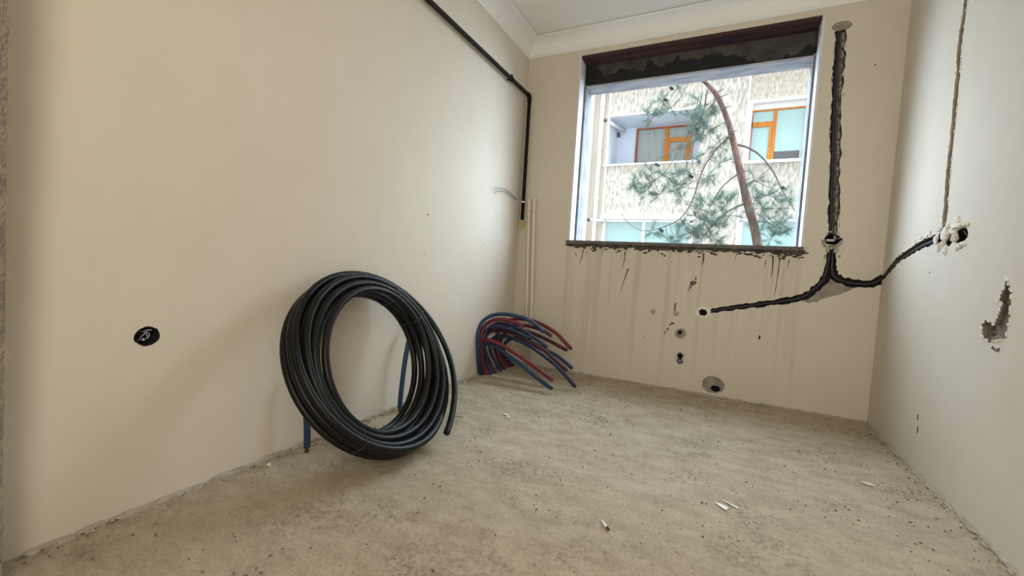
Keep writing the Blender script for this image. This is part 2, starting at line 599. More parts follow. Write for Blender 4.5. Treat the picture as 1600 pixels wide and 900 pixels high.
# ================================================================== ROOM SHELL
# floor: uneven screed
def build_floor():
    mb = MB()
    xs = [i / 70 * (W + 0.3) - 0.15 for i in range(71)]
    ys = [REAR - 0.15 + j / 150 * (-REAR + 0.25) for j in range(151)]
    for y in ys:
        for x in xs:
            z = -0.0025 + 0.0035 * noise.noise(Vector((x * 2.2, y * 2.2, 3))) + 0.0012 * noise.noise(Vector((x * 9, y * 9, 1)))
            mb.v.append((x, y, min(z, 0.0008)))
    nx = len(xs)
    for j in range(len(ys) - 1):
        for i in range(nx - 1):
            mb.f.append((j * nx + i, j * nx + i + 1, (j + 1) * nx + i + 1, (j + 1) * nx + i))
            mb.mi.append(0)
    n = len(mb.v)
    mb.box((xs[0], ys[0], -0.2), (xs[-1], ys[-1], -0.02))
    return struct(mb.build('floor', 'screed', smooth=True), 'bare dusty concrete screed floor of the unfinished room')
floor = build_floor()
struct(MB().box((-0.2, REAR - 0.2, H), (W + 0.2, 0.34, H + 0.2)).build('ceiling', 'ceiling'), 'plain cream painted ceiling')

# --- back wall with window opening, chases, drilled holes and chips
win = [(0.489, 1.10), (2.201, 1.10), (2.201, 2.723), (0.489, 2.723)]
stem = [(2.300, 2.605), (2.306, 2.45), (2.311, 2.252), (2.326, 1.95), (2.346, 1.611), (2.362, 1.33), (2.366, 1.21)]
neck = [(2.367, 1.165), (2.370, 1.10), (2.372, 1.03), (2.372, 0.975)]
fork_l = [(2.362, 1.00), (2.345, 0.925), (2.300, 0.865), (2.255, 0.815), (2.18, 0.780), (2.02, 0.737), (1.85, 0.695), (1.66, 0.645)]
fork_r = [(2.382, 1.00), (2.405, 0.955), (2.46, 0.927), (2.54, 0.917), (2.61, 0.928), (2.66, 0.968)]
back_holes = [
    (win, None, 0),
    (jag_ellipse((2.366, 1.208), 0.046, 0.040, 20, 0.09), 0.055, 2),
    (jag_strip(neck, 0.020, 0.016, 0.004, half2=0.038), 0.034, 2),
    (jag_strip(stem, 0.030, 0.016, 0.008), 0.034, 1),
    (jag_strip(fork_l, 0.027, 0.016, 0.006, half2=0.015), 0.034, 2),
    (jag_strip(fork_r, 0.025, 0.016, 0.007), 0.034, 2),
    (jag_poly([(2.368, 1.0), (2.33, 0.885), (2.27, 0.82), (2.215, 0.79), (2.22, 0.772), (2.27, 0.765), (2.31, 0.772),
               (2.35, 0.80), (2.42, 0.832), (2.49, 0.868), (2.56, 0.905), (2.46, 0.935), (2.41, 0.96)], 4, 0.005), 0.007, 3),
    (jag_ellipse((2.302, 2.628), 0.058, 0.032, 18, 0.08), 0.004, 3),
    (jag_ellipse((1.606, 0.628), 0.030, 0.028, 16, 0.14), 0.06, 2),
    (jag_ellipse((1.452, 0.452), 0.014, 0.020, 12, 0.25), 0.03, 2),
    (jag_ellipse((1.460, 0.447), 0.036, 0.034, 18, 0.16), 0.010, 3),
    (jag_ellipse((1.469, 0.270), 0.024, 0.030, 14, 0.2), 0.05, 2),
    (jag_ellipse((1.471, 0.230), 0.022, 0.024, 14, 0.2), 0.02, 1),
    (jag_ellipse((1.735, 0.058), 0.034, 0.022, 14, 0.15), 0.06, 2),
    (jag_ellipse((1.718, 0.086), 0.078, 0.066, 26, 0.05), 0.006, 3),
    (jag_ellipse((1.520, 0.845), 0.020, 0.022, 12, 0.4), 0.012, 1),
    (jag_strip([(1.490, 0.785), (1.502, 0.815), (1.512, 0.835)], 0.006, 0.008, 0.005), 0.010, 1),
    (jag_ellipse((1.535, 0.885), 0.006, 0.012, 9, 0.4), 0.006, 1),
    (jag_strip([(1.408, 0.622), (1.402, 0.645), (1.404, 0.662), (1.410, 0.690)], 0.006, 0.006, 0.005), 0.008, 5),
    (jag_strip([(1.340, 0.430), (1.350, 0.450)], 0.006, 0.006, 0.005), 0.006, 5),
    (jag_strip([(1.356, 0.462), (1.368, 0.485)], 0.006, 0.006, 0.005), 0.008, 5),
    (jag_strip([(1.374, 0.500), (1.390, 0.518), (1.412, 0.522)], 0.008, 0.006, 0.006), 0.010, 5),
    (jag_ellipse((1.414, 0.598), 0.022, 0.020, 14, 0.15), 0.004, 4),
    (jag_ellipse((1.242, 0.596), 0.020, 0.020, 14, 0.12), 0.003, 4),
    (jag_strip([(1.991, 0.470), (1.993, 0.485), (1.994, 0.500)], 0.005, 0.008, 0.002), 0.012, 2),
    (jag_strip([(1.18, 0.395), (1.19, 0.385)], 0.008, 0.006, 0.002), 0.006, 4),
    (jag_strip([(2.50, 2.35), (2.505, 2.34)], 0.004, 0.004, 0.001), 0.006, 1),
]
wall_back = wall_with_recesses('wall_back', (-0.15, -0.02, W + 0.15, H + 0.02), 0.34, back_holes, back3d,
                               ['plaster_stained', 'rough_mortar', 'dark_recess', 'cement', 'cement_light', 'patch_mortar'],
                               'beige plastered wall with the bare window opening')

left_holes = [
    (jag_ellipse((-2.826, 0.589), 0.036, 0.033, 26, 0.04), 0.055, 2),
    (jag_ellipse((-1.354, 1.192), 0.007, 0.006, 8, 0.2), 0.015, 1),
    (jag_ellipse((-1.372, 0.93), 0.004, 0.004, 8, 0.2), 0.01, 1),
    (jag_ellipse((-1.02, 1.28), 0.005, 0.004, 8, 0.2), 0.01, 4),
    (jag_ellipse((-1.75, 1.93), 0.004, 0.003, 8, 0.2), 0.006, 4),
    (jag_ellipse((-0.62, 1.05), 0.005, 0.004, 8, 0.2), 0.008, 1),
]
wall_left = wall_with_recesses('wall_left', (REAR, -0.02, 0.0, H + 0.02), 0.15, left_holes, left3d,
                               ['plaster', 'rough_mortar', 'dark_recess', 'cement', 'cement_light', 'patch_mortar'],
                               'long beige plastered wall behind the black pipe coil')

patch = [(-1.348, .967), (-1.365, .955), (-1.370, .934), (-1.395, .914), (-1.396, .872), (-1.402, .819), (-1.410, .802), (-1.394, .789),
         (-1.397, .748), (-1.351, .729), (-1.288, .718), (-1.241, .728), (-1.228, .759), (-1.228, .785), (-1.260, .798), (-1.307, .786),
         (-1.322, .819), (-1.342, .869), (-1.315, .872), (-1.326, .899), (-1.345, .930)]
chase_r = [(0.0, 0.962), (-0.06, 0.985), (-0.22, 1.062), (-0.40, 1.108), (-0.567, 1.140), (-0.735, 1.158)]
chase_v = [(-0.800, 1.19), (-0.795, 1.30), (-0.782, 1.532), (-0.772, 1.837), (-0.752, 2.117), (-0.762, 2.283), (-0.755, 2.50), (-0.752, 2.765)]
right_holes = [
    (jag_ellipse((-0.776, 1.156), 0.026, 0.036, 18, 0.1), 0.055, 2),
    (jag_ellipse((-0.871, 1.138), 0.030, 0.028, 16, 0.1), 0.055, 2),
    (jag_ellipse((-0.978, 1.152), 0.055, 0.036, 20, 0.1), 0.055, 2),
    (jag_strip(chase_r, 0.022, 0.02, 0.006, half2=0.024), 0.030, 1),
    (jag_strip(chase_v, 0.024, 0.02, 0.007, half2=0.020), 0.012, 4),
    (jag_ellipse((-1.275, 0.760), 0.030, 0.022, 16, 0.2), 0.026, 5),
    (jag_poly(patch, 3, 0.004), 0.016, 5),
    (jag_strip([(-1.31, 0.700), (-1.34, 0.690), (-1.365, 0.702)], 0.006, 0.01, 0.003), 0.006, 3),
    (jag_strip([(-0.752, 0.245), (-0.750, 0.275)], 0.006, 0.008, 0.002), 0.01, 2),
    (jag_strip([(-0.765, 0.185), (-0.762, 0.215)], 0.007, 0.008, 0.002), 0.01, 2),
    (jag_ellipse((-0.700, 0.99), 0.006, 0.006, 8, 0.2), 0.01, 1),
]
wall_right = wall_with_recesses('wall_right', (REAR, -0.02, 0.0, H + 0.02), 0.15, right_holes, right3d,
                                ['plaster', 'rough_mortar', 'dark_recess', 'cement', 'cement_light', 'patch_mortar'],
                                'plastered wall with chases and cable boxes right of the window')

# --- front wall stub with ragged broken edge at the doorway, and the rear end of the hall
def build_front():
    mb = MB()
    n = 150
    prof = []
    for i in range(n + 1):
        z = -0.02 + (H + 0.04) * i / n
        base = 0.128 + 0.062 * min(max(z / 1.5, 0), 1)
        prof.append((z, base + 0.010 * noise.noise(Vector((z * 9, 2, 0))) + 0.006 * noise.noise(Vector((z * 40, 7, 0)))))
    for (za, xa), (zb, xb) in zip(prof, prof[1:]):
        d1 = 0.006 * noise.noise(Vector((za * 25, 11, 0)))
        d2 = 0.006 * noise.noise(Vector((zb * 25, 11, 0)))
        mb.add([(0, -3.18, za), (xa, -3.18, za), (xb, -3.18, zb), (0, -3.18, zb)], [(3, 2, 1, 0)], 0)
        mb.add([(xa, -3.18, za), (xa + 0.012 + d1, -3.20, za), (xb + 0.012 + d2, -3.20, zb), (xb, -3.18, zb)], [(3, 2, 1, 0)], 1)
        mb.add([(xa + 0.012 + d1, -3.20, za), (xa, -3.22, za), (xb, -3.22, zb), (xb + 0.012 + d2, -3.20, zb)], [(3, 2, 1, 0)], 1)
        mb.add([(0, -3.22, za), (xa, -3.22, za), (xb, -3.22, zb), (0, -3.22, zb)], [(0, 1, 2, 3)], 0)
    mb.box((0.1, -3.22, 2.55), (W, -3.18, H + 0.01))
    return struct(mb.build('wall_front', ['plaster', 'cement']), 'ragged broken plaster edge of the doorway at far left')
build_front()
struct(MB().box((-0.15, REAR - 0.15, -0.02), (W + 0.15, REAR, H + 0.02)).build('wall_rear', 'plaster'), 'rear wall behind the camera')

# --- cove mouldings under the ceiling
def cove_profile():
    p = [(0.0, -0.135), (0.010, -0.135), (0.014, -0.129), (0.010, -0.122)]
    for i in range(9):
        a = i / 8 * math.pi / 2
        p.append((0.016 + 0.100 * (1 - math.cos(a)), -0.116 + 0.100 * math.sin(a)))
    p += [(0.122, -0.012), (0.130, -0.009), (0.130, -0.005), (0.0, -0.005)]
    return p
def cove(name, axis, a0, a1, label):
    mb = MB()
    pr = cove_profile()
    n = len(pr)
    rings = []
    for e, (s, end) in enumerate(((a0, 0), (a1, 1))):
        for (d, h) in pr:
            if axis == 'back':
                x = s + (d if end == 0 else -d)
                rings.append((x, -d, H + h))
            elif axis == 'left':
                rings.append((d, s - (d if end == 1 else 0), H + h))
            else:
                rings.append((W - d, s - (d if end == 1 else 0), H + h))
    mb.add(rings, [(i, (i + 1) % n, n + (i + 1) % n, n + i) for i in range(n)])
    o = mb.build(name, 'cove')
    bm = bmesh.new(); bm.from_mesh(o.data)
    bmesh.ops.recalc_face_normals(bm, faces=bm.faces)
    bm.to_mesh(o.data); bm.free()
    return struct(o, label)
cove('trim_1', 'left', -3.18, 0.0, 'cove moulding along the left wall')
cove('trim_2', 'back', 0.0, W, 'cove moulding above the window')
cove('trim_3', 'right', -3.18, 0.0, 'cove moulding along the right wall')

# --- the bare window opening: metal subframe strips, reveals, shutter-box board, sill
win_o = bpy.data.objects.new('window_1', None)
C.objects.link(win_o)
PLACES[win_o.name] = (0, 0, 0)
struct(win_o, 'bare window opening with white side strips and dark lintel')
for s, x in ((1, 0.489), (-1, 2.201)):
    a, b = sorted((x - s * 0.006, x + s * 0.010))
    st = MB().box((a, -0.006, 1.148), (b, 0.115, 2.722)).build('jamb_strip', 'white_metal', win_o, bevel=0.002)
    for z in (1.20, 1.75, 2.25):
        MB().cyl((x + s * 0.010, 0.05, z), (x + s * 0.0125, 0.05, z), 0.006, 10).build('screw', 'steel', st)
    a, b = sorted((x, x + s * 0.004))
    MB().box((a, 0.115, 1.148), (b, 0.140, 2.722)).build('jamb_gap', 'dark_recess', win_o)
    a, b = sorted((x, x + s * 0.022))
    rv = MB().box((a, 0.140, 1.148), (b, 0.175, 2.535)).build('jamb_rail', 'grey_reveal', win_o)
    a, b = sorted((x, x + s * 0.014))
    MB().box((a, 0.175, 1.148), (b, 0.345, 2.535)).build('jamb_stone', 'grey_reveal', win_o)
MB().box((0.489, 0.165, 2.535), (2.201, 0.345, 2.723)).build('lintel_board', 'lintel_dark', win_o)
MB().box((0.489, 0.168, 2.520), (2.201, 0.345, 2.535)).build('lintel_soffit', 'soffit', win_o)
pk = MB()
for i in range(3):
    pk.box((0.499, 0.004 + i * 0.055, 2.702 - 0.004 * (i % 2)), (2.191, 0.054 + i * 0.055, 2.722))
pk.build('shutter_box_plank', 'brown_wood', win_o)
MB().box((0.470, -0.022, 1.122), (2.208, 0.36, 1.150)).build('sill_slab', 'sill', win_o, bevel=0.003)
mb = MB()
rg = random.Random(3)
for i in range(170):
    x = rg.uniform(0.475, 2.21)
    mb.blob((x, rg.uniform(-0.014, -0.002), 1.110 + rg.uniform(-0.010, 0.012)), (rg.uniform(0.012, 0.04), 0.010, rg.uniform(0.006, 0.014)), rg)
mb.build('sill_mortar', 'dark_mortar', win_o)

# mortar runs and splashes below the sill (raised on the wall)
def drips():
    rg = random.Random(11)
    mb = MB()
    for i in range(90):
        x = rg.uniform(0.48, 2.24)
        z = 1.10 - abs(rg.gauss(0, 0.018))
        mb.blob((x, -0.001, z), (rg.uniform(0.006, 0.022), 0.0035, rg.uniform(0.004, 0.010)), rg)
    runs = [([(0.985, 1.07), (0.982, 0.99), (0.968, 0.93)], .005), ([(1.02, 0.93), (1.003, 0.87), (0.985, 0.80), (0.975, 0.74)], .005),
            ([(0.63, 1.08), (0.615, 0.99), (0.60, 0.94)], .0045), ([(0.66, 1.06), (0.645, 1.02)], .003),
            ([(1.575, 1.08), (1.578, 1.03), (1.570, 0.98)], .007), ([(2.03, 1.08), (2.035, 0.98), (2.028, 0.93)], .006),
            ([(2.075, 1.07), (2.07, 0.92), (2.062, 0.80)], .0045), ([(2.13, 1.06), (2.125, 0.99)], .004), ([(1.99, 1.05), (1.985, 0.99)], .003),
            ([(1.25, 1.08), (1.245, 1.03)], .003), ([(0.80, 1.08), (0.795, 1.04)], .003), ([(1.80, 1.085), (1.79, 1.04)], .003),
            ([(0.56, 1.04), (0.575, 1.01)], .005)]
    for p, r in runs:
        q = catmull([(a, -0.0005, b) for a, b in p], 6)
        n = len(q)
        mb.tube(q, [r * (1 - 0.75 * i / (n - 1)) * rg.uniform(0.7, 1.2) for i in range(n)], 5)
    o = mb.build('mortar_runs', 'dark_mortar', wall_back)
    o['kind'] = 'stuff'
    o['label'] = 'dark mortar runs and splashes below the sill'
drips()

# loose plaster lumps around the holes ----------------------------------------
def lumps(parent, name, spots, material, to3d, seed, label=None):
    rg = random.Random(seed)
    mb = MB()
    for (u, v, su, sv, sd, k) in spots:
        for i in range(k):
            du, dv = (rg.gauss(0, su * 0.55), rg.gauss(0, sv * 0.55)) if k > 1 else (0, 0)
            f = 0.5 if k > 1 else 1.0
            p = to3d(u + du, v + dv, -sd * 0.15)
            sz = (su * f, sd, sv * f) if to3d is back3d else (sd, su * f, sv * f)
            mb.blob(p, sz, rg, jit=0.22)
    o = mb.build(name, material, parent)
    o['kind'] = 'stuff'
    if label: o['label'] = label
    return o
wr = []
for a in range(30):
    t = a / 30 * 2 * math.pi
    q = 0.035 + 0.014 * rnd.random()
    wr.append((1.606 + q * math.cos(t), 0.628 + q * 0.94 * math.sin(t), 0.012, 0.011, 0.005, 1))
wr += [(1.640, 0.655, 0.012, 0.012, 0.005, 1), (1.655, 0.62, 0.010, 0.008, 0.004, 1)]
lumps(wall_back, 'hole_ring', wr, 'white_lump', back3d, 15, 'pale plaster ring round the hole where the left conduit ends')
ring = []
for a in range(12):
    t = a / 12 * 2 * math.pi
    ring.append((1.458 + 0.040 * math.cos(t), 0.447 + 0.038 * math.sin(t), 0.008, 0.008, 0.004, 1))
    ring.append((1.470 + 0.030 * math.cos(t), 0.252 + 0.046 * math.sin(t), 0.007, 0.008, 0.004, 1))
for a in range(9):
    t = math.pi + a / 8 * math.pi
    ring.append((2.366 + 0.052 * math.cos(t), 1.195 + 0.046 * math.sin(t), 0.011, 0.012, 0.010, 1))
ring += [(2.345, 1.135, 0.014, 0.026, 0.010, 1), (2.395, 1.130, 0.016, 0.022, 0.010, 1), (2.335, 1.085, 0.008, 0.02, 0.008, 1),
         (2.352, 1.258, 0.014, 0.008, 0.010, 1), (2.412, 1.095, 0.010, 0.012, 0.008, 1), (2.37, 1.150, 0.012, 0.010, 0.012, 1)]
for i in range(46):   # crumbs along the chases
    t = rnd.random()
    k = min(int(t * (len(stem) - 1)), len(stem) - 2)
    f = t * (len(stem) - 1) - k
    u = stem[k][0] + (stem[k + 1][0] - stem[k][0]) * f
    v = stem[k][1] + (stem[k + 1][1] - stem[k][1]) * f
    ring.append((u + rnd.choice((-0.031, 0.034)), v, 0.005, 0.009, 0.004, 1))
lumps(wall_back, 'plaster_lump_band', ring, 'cement_light', back3d, 5, 'yellowish plaster crumbs around the drilled holes')
inner = []
for i in range(60):
    t = rnd.random()
    k = min(int(t * (len(stem) - 1)), len(stem) - 2)
    f = t * (len(stem) - 1) - k
    inner.append((stem[k][0] + (stem[k + 1][0] - stem[k][0]) * f + 0.018, stem[k][1] + (stem[k + 1][1] - stem[k][1]) * f, 0.010, 0.020, -0.006, 1))
rg = random.Random(8)
mb = MB()
for (u, v, su, sv, sd, k) in inner:
    mb.blob((u, 0.020, v), (su, 0.016, sv), rg)
o = mb.build('chase_rubble', 'cement', wall_back)
o['kind'] = 'stuff'
big = [(-0.858, 1.182, 0.034, 0.034, 0.022, 1), (-0.835, 1.165, 0.026, 0.036, 0.018, 1), (-0.945, 1.196, 0.050, 0.015, 0.020, 1),
       (-1.000, 1.200, 0.040, 0.016, 0.018, 1), (-0.915, 1.178, 0.030, 0.020, 0.02, 1), (-0.735, 1.150, 0.022, 0.026, 0.012, 1),
       (-0.770, 1.108, 0.014, 0.026, 0.010, 1), (-0.850, 1.098, 0.014, 0.028, 0.010, 1), (-1.010, 1.112, 0.030, 0.014, 0.010, 1),
       (-0.985, 1.104, 0.016, 0.014, 0.010, 1), (-0.930, 1.150, 0.014, 0.030, 0.016, 1), (-0.940, 1.225, 0.014, 0.022, 0.012, 1),
       (-0.960, 1.096, 0.012, 0.018, 0.010, 1), (-0.826, 1.125, 0.012, 0.018, 0.014, 1), (-0.765, 1.200, 0.020, 0.014, 0.012, 1),
       (-0.62, 1.185, 0.016, 0.014, 0.007, 1), (-0.55, 1.180, 0.020, 0.012, 0.007, 1), (-0.47, 1.165, 0.015, 0.010, 0.006, 1), (-0.66, 1.192, 0.014, 0.020, 0.008, 1)]
lumps(wall_right, 'white_plaster_lumps', big, 'white_lump', right3d, 6, 'thick white plaster lumps packed around the cable boxes')
pc = []
for a, b in zip(patch, patch[1:] + patch[:1]):
    for k in range(3):
        t = rnd.random()
        pc.append((a[0] + (b[0] - a[0]) * t, a[1] + (b[1] - a[1]) * t, 0.007, 0.007, 0.004, 1))
for i in range(60):
    k = rnd.randrange(len(chase_v) - 1); f = rnd.random()
    pc.append((chase_v[k][0] + (chase_v[k + 1][0] - chase_v[k][0]) * f + rnd.choice((-0.026, 0.026)), chase_v[k][1] + (chase_v[k + 1][1] - chase_v[k][1]) * f, 0.006, 0.012, 0.004, 1))
for i in range(22):
    k = rnd.randrange(len(chase_r) - 1); f = rnd.random()
    pc.append((chase_r[k][0] + (chase_r[k + 1][0] - chase_r[k][0]) * f, chase_r[k][1] + (chase_r[k + 1][1] - chase_r[k][1]) * f + 0.026, 0.012, 0.006, 0.005, 1))
lumps(wall_right, 'plaster_crumbs', pc, 'white_lump', right3d, 9, 'pale plaster crumbs along the cut edges')

def fillet(parent, seed, n, place):
    rg = random.Random(seed)
    mb = MB()
    for i in range(n):
        t = rg.random()
        along, sz = rg.uniform(0.02, 0.07), rg.uniform(0.004, 0.013)
        p, ax = place(t, abs(rg.gauss(0, 0.010)))
        s = (along, sz * 1.3, sz) if ax == 'x' else (sz * 1.3, along, sz)
        mb.blob((p[0], p[1], 0.0), s, rg, jit=0.3)
    o = mb.build('mortar_fillet', 'cement_light', parent)
    o['kind'] = 'stuff'
fillet(wall_left, 61, 170, lambda t, d: ((d * 0.8, -3.15 + 3.13 * t, 0), 'y'))
fillet(wall_back, 62, 170, lambda t, d: ((0.03 + (W - 0.06) * t, -d * 1.3, 0), 'x'))
fillet(wall_right, 63, 150, lambda t, d: ((W - d, -3.1 + 3.08 * t, 0), 'y'))

# ================================================================== CONDUITS AND BOXES
def corrugated(path, r, step=0.006, depth=None, x_of=None):
    P = catmull(path, 10)
    Q = [P[0]]
    for p in P[1:]:
        while (p - Q[-1]).length >= step:
            Q.append(Q[-1] + (p - Q[-1]).normalized() * step)
    rr = [r * (1.0 if i % 2 else 0.88) for i in range(len(Q))]
    return Q, rr
def conduit(path, label, r=0.0115, group=None):
    P, rr = corrugated(path, r)
    loc = tuple(P[-1])
    t = thing('conduit', loc, label, 'conduit', group)
    MB().tube(P, rr, 8).build('corrugated_tube', 'conduit', t, smooth=True)
    MB().cyl(P[-1], P[-1] + (P[-1] - P[-2]).normalized() * 0.002, r * 0.7, 8).build('tube_bore', 'bore', t)
    return t
conduit([(u - 0.012, 0.019, v) for u, v in stem[:-1]] + [(2.356, 0.022, 1.25)], 'black vertical conduit in the long chase right of the window')
conduit([(2.361, 0.022, 1.165), (2.358, 0.021, 1.07), (2.350, 0.020, 0.98), (2.335, 0.019, 0.92), (2.292, 0.018, 0.862), (2.25, 0.018, 0.815), (2.18, 0.018, 0.780), (2.02, 0.018, 0.736),
         (1.85, 0.018, 0.694), (1.66, 0.018, 0.645), (1.62, 0.035, 0.634)], 'black conduit forking left to the drilled hole under the window')
conduit([(2.379, 0.022, 1.165), (2.382, 0.021, 1.07), (2.388, 0.020, 0.985), (2.408, 0.019, 0.948), (2.46, 0.018, 0.925), (2.54, 0.018, 0.915), (2.61, 0.018, 0.926), (2.648, 0.012, 0.955),
         (2.664, -0.02, 0.975), (2.668, -0.06, 0.988), (2.669, -0.22, 1.062), (2.669, -0.40, 1.108), (2.669, -0.567, 1.140), (2.672, -0.745, 1.158)],
        'black conduit curving right round the corner to the plaster-caked boxes')

def cup_back(c, rx, rz, label, strip=True):
    t = thing('junction_box', (c[0], 0.05, c[1]), label, 'junction box')
    mb = MB()
    n = 20
    vs_, fs = [], []
    for d, k in ((-0.002, 1.0), (-0.002, 0.86), (0.05, 0.82)):
        for i in range(n):
            a = 2 * math.pi * i / n
            vs_.append((c[0] + rx * k * math.cos(a), d, c[1] + rz * k * math.sin(a)))
    for r in range(2):
        for i in range(n):
            j = (i + 1) % n
            fs.append((r * n + i, r * n + j, (r + 1) * n + j, (r + 1) * n + i))
    fs.append(tuple(2 * n + i for i in range(n)))
    mb.add(vs_, fs)
    mb.build('box_cup', 'box_black', t, smooth=True)
    return t
jb = cup_back((2.366, 1.208), 0.042, 0.036, 'round black junction box in the chase beside the window, grey strip across it')
MB().box((2.332, 0.002, 1.194), (2.378, 0.006, 1.208)).build('mounting_strip', 'wire_white', jb)
MB().cyl((2.405, 0.0, 1.208), (2.420, 0.0, 1.206), 0.010, 10).build('conduit_spout', 'box_black', jb)

def cup_right(c, ry, rz, label):
    t = thing('junction_box', (W + 0.05, c[0], c[1]), label, 'junction box')
    n = 18
    vs_, fs = [], []
    for d, k in ((0.004, 0.96), (0.004, 0.86), (0.05, 0.82)):
        for i in range(n):
            a = 2 * math.pi * i / n
            vs_.append((W + d, c[0] + ry * k * math.cos(a), c[1] + rz * k * math.sin(a)))
    for r in range(2):
        for i in range(n):
            j = (i + 1) % n
            fs.append((r * n + i, r * n + j, (r + 1) * n + j, (r + 1) * n + i))
    fs.append(tuple(2 * n + i for i in range(n)))
    MB().add(vs_, fs).build('box_cup', 'box_black', t, smooth=True)
    return t
cup_right((-0.776, 1.156), 0.026, 0.036, 'narrow black box at the conduit end on the right wall, nearest the corner')
cup_right((-0.871, 1.138), 0.028, 0.027, 'small round black box between two larger ones under white plaster lumps')
b3 = cup_right((-0.978, 1.152), 0.053, 0.035, 'widest black box of the plaster-caked row on the right wall')
MB().tube(catmull([(W + 0.045, -0.985, 1.14), (W + 0.02, -0.975, 1.155), (W + 0.01, -0.97, 1.175)], 6), 0.002, 6).build('wire', 'wire_grey', b3)

# box with coiled wires in the left wall
lb = thing('junction_box', (-0.05, -2.826, 0.589), 'round black wall box with loose wires in the left wall', 'junction box')
n = 24
vs_, fs = [], []
for d, k in ((0.002, 0.034), (0.002, 0.0305), (-0.048, 0.029)):
    for i in range(n):
        a = 2 * math.pi * i / n
        vs_.append((d, -2.826 + k * math.cos(a) * 1.02, 0.589 + k * math.sin(a) * 0.95))
for r in range(2):
    for i in range(n):
        j = (i + 1) % n
        fs.append((r * n + i, r * n + j, (r + 1) * n + j, (r + 1) * n + i))
fs.append(tuple(2 * n + i for i in range(n)))
MB().add(vs_, fs).build('box_cup', 'box_black', lb, smooth=True)
def lw(pts, m, r=0.0014):
    MB().tube(catmull([(x, -2.826 + y, 0.589 + z) for x, y, z in pts], 8), r, 6).build('wire', m, lb, smooth=True)
lw([(-0.045, -0.005, -0.012), (-0.015, -0.012, -0.004), (-0.005, -0.002, 0.012), (-0.01, 0.010, 0.006), (-0.015, 0.008, -0.010), (-0.04, 0.0, -0.015)], 'wire_white')
lw([(-0.045, -0.015, -0.012), (-0.012, -0.018, -0.010), (-0.006, -0.008, 0.004), (-0.01, 0.000, 0.010), (-0.045, 0.006, 0.012)], 'wire_blue')
lw([(-0.04, -0.006, 0.010), (-0.008, -0.004, 0.017), (-0.002, 0.008, 0.021), (-0.01, 0.016, 0.016)], 'wire_white', 0.0018)
lw([(-0.045, 0.000, -0.016), (-0.012, 0.003, -0.010), (-0.008, 0.002, 0.004), (-0.03, 0.006, 0.012)], 'wire_white')
lw([(-0.045, -0.022, -0.006), (-0.014, -0.020, -0.014), (-0.010, -0.012, -0.004), (-0.04, -0.010, 0.008)], 'wire_blue')
MB().cyl((-0.02, 0 - 2.831, 0.575), (-0.012, -2.831, 0.577), 0.004, 8).build('wire_connector', 'wire_white', lb)

# stub in the lower drilled hole
ps = thing('pipe_stub', (1.470, 0.03, 0.236), 'grey-blue pipe plug in the small hole low under the window', 'pipe')
MB().tube([(1.470, 0.045, 0.238), (1.470, -0.006, 0.234)], [0.012, 0.012], 12).build('plug', 'wire_blue', ps, smooth=False)
MB().cyl((1.470, -0.004, 0.234), (1.470, -0.009, 0.2335), 0.007, 10).build('plug_end', 'wire_white', ps)

# ================================================================== PIPES ON THE WALLS
gp = thing('gas_pipe', (0.045, -0.035, 1.24), 'black gas pipe running along the left wall and down the corner', 'pipe')
MB().tube([(0.045, -3.178, 2.425), (0.045, -2.0, 2.425), (0.045, -0.06, 2.425)], 0.0165, 14).build('horizontal_pipe', 'gas_black', gp, smooth=True)
MB().tube([(0.045, -0.035, 2.40), (0.045, -0.035, 1.315)], 0.0160, 14).build('vertical_pipe', 'gas_black', gp, smooth=True)
el = [(0.045, -0.085, 2.425), (0.045, -0.062, 2.425)]
for i in range(1, 8):
    a = i / 8 * math.pi / 2
    el.append((0.045, -0.062 + 0.027 * math.sin(a), 2.425 - 0.027 * (1 - math.cos(a))))
el += [(0.045, -0.035, 2.398), (0.045, -0.035, 2.375)]
MB().tube(el, 0.0205, 14).build('elbow', 'gas_black', gp, smooth=True)
def clamp_h(y, z):
    c = MB().tube([(0.045, y - 0.010, z), (0.045, y + 0.010, z)], 0.0205, 14)
    c.box((0.0, y - 0.006, z - 0.005), (0.028, y + 0.006, z + 0.005))
    c.box((0.038, y - 0.008, z + 0.018), (0.052, y + 0.008, z + 0.034))
    return c.build('clamp', 'gas_black', gp)
clamp_h(-0.40, 2.425); clamp_h(-2.2, 2.425)
cv = MB().tube([(0.045, -0.035, 1.474), (0.045, -0.035, 1.488)], 0.0195, 14)
cv.box((0.0, -0.040, 1.477), (0.028, -0.030, 1.485))
cv.build('clamp', 'steel', gp)['label'] = 'silver pipe clamp'
bf = MB()
bf.tube([(0.045, -0.035, 1.318), (0.045, -0.035, 1.296)], 0.0185, 6)
bf.tube([(0.045, -0.035, 1.296), (0.045, -0.035, 1.282)], 0.0135, 12)
bf.tube([(0.045, -0.035, 1.282), (0.045, -0.035, 1.262)], 0.0180, 6)
bf.tube([(0.045, -0.035, 1.262), (0.045, -0.035, 1.245)], 0.0120, 12)
bf.build('brass_cap', 'brass', gp)

wb = thing('wire_bundle', (0.004, -0.10, 1.505), 'thin grey wires sticking out of the wall by the gas pipe', 'wire')
for pts in ([(0.0, -0.09, 1.500), (0.012, -0.13, 1.505), (0.020, -0.26, 1.520), (0.030, -0.38, 1.534), (0.034, -0.46, 1.526), (0.035, -0.555, 1.516)],
            [(0.0, -0.095, 1.498), (0.014, -0.14, 1.500), (0.022, -0.27, 1.510), (0.032, -0.39, 1.514), (0.036, -0.48, 1.498), (0.036, -0.558, 1.474)],
            [(0.0, -0.085, 1.502), (0.010, -0.13, 1.508), (0.018, -0.22, 1.516), (0.028, -0.34, 1.537), (0.030, -0.42, 1.535)]):
    MB().tube(catmull(pts, 6), 0.0028, 6).build('wire', 'wire_grey', wb, smooth=True)

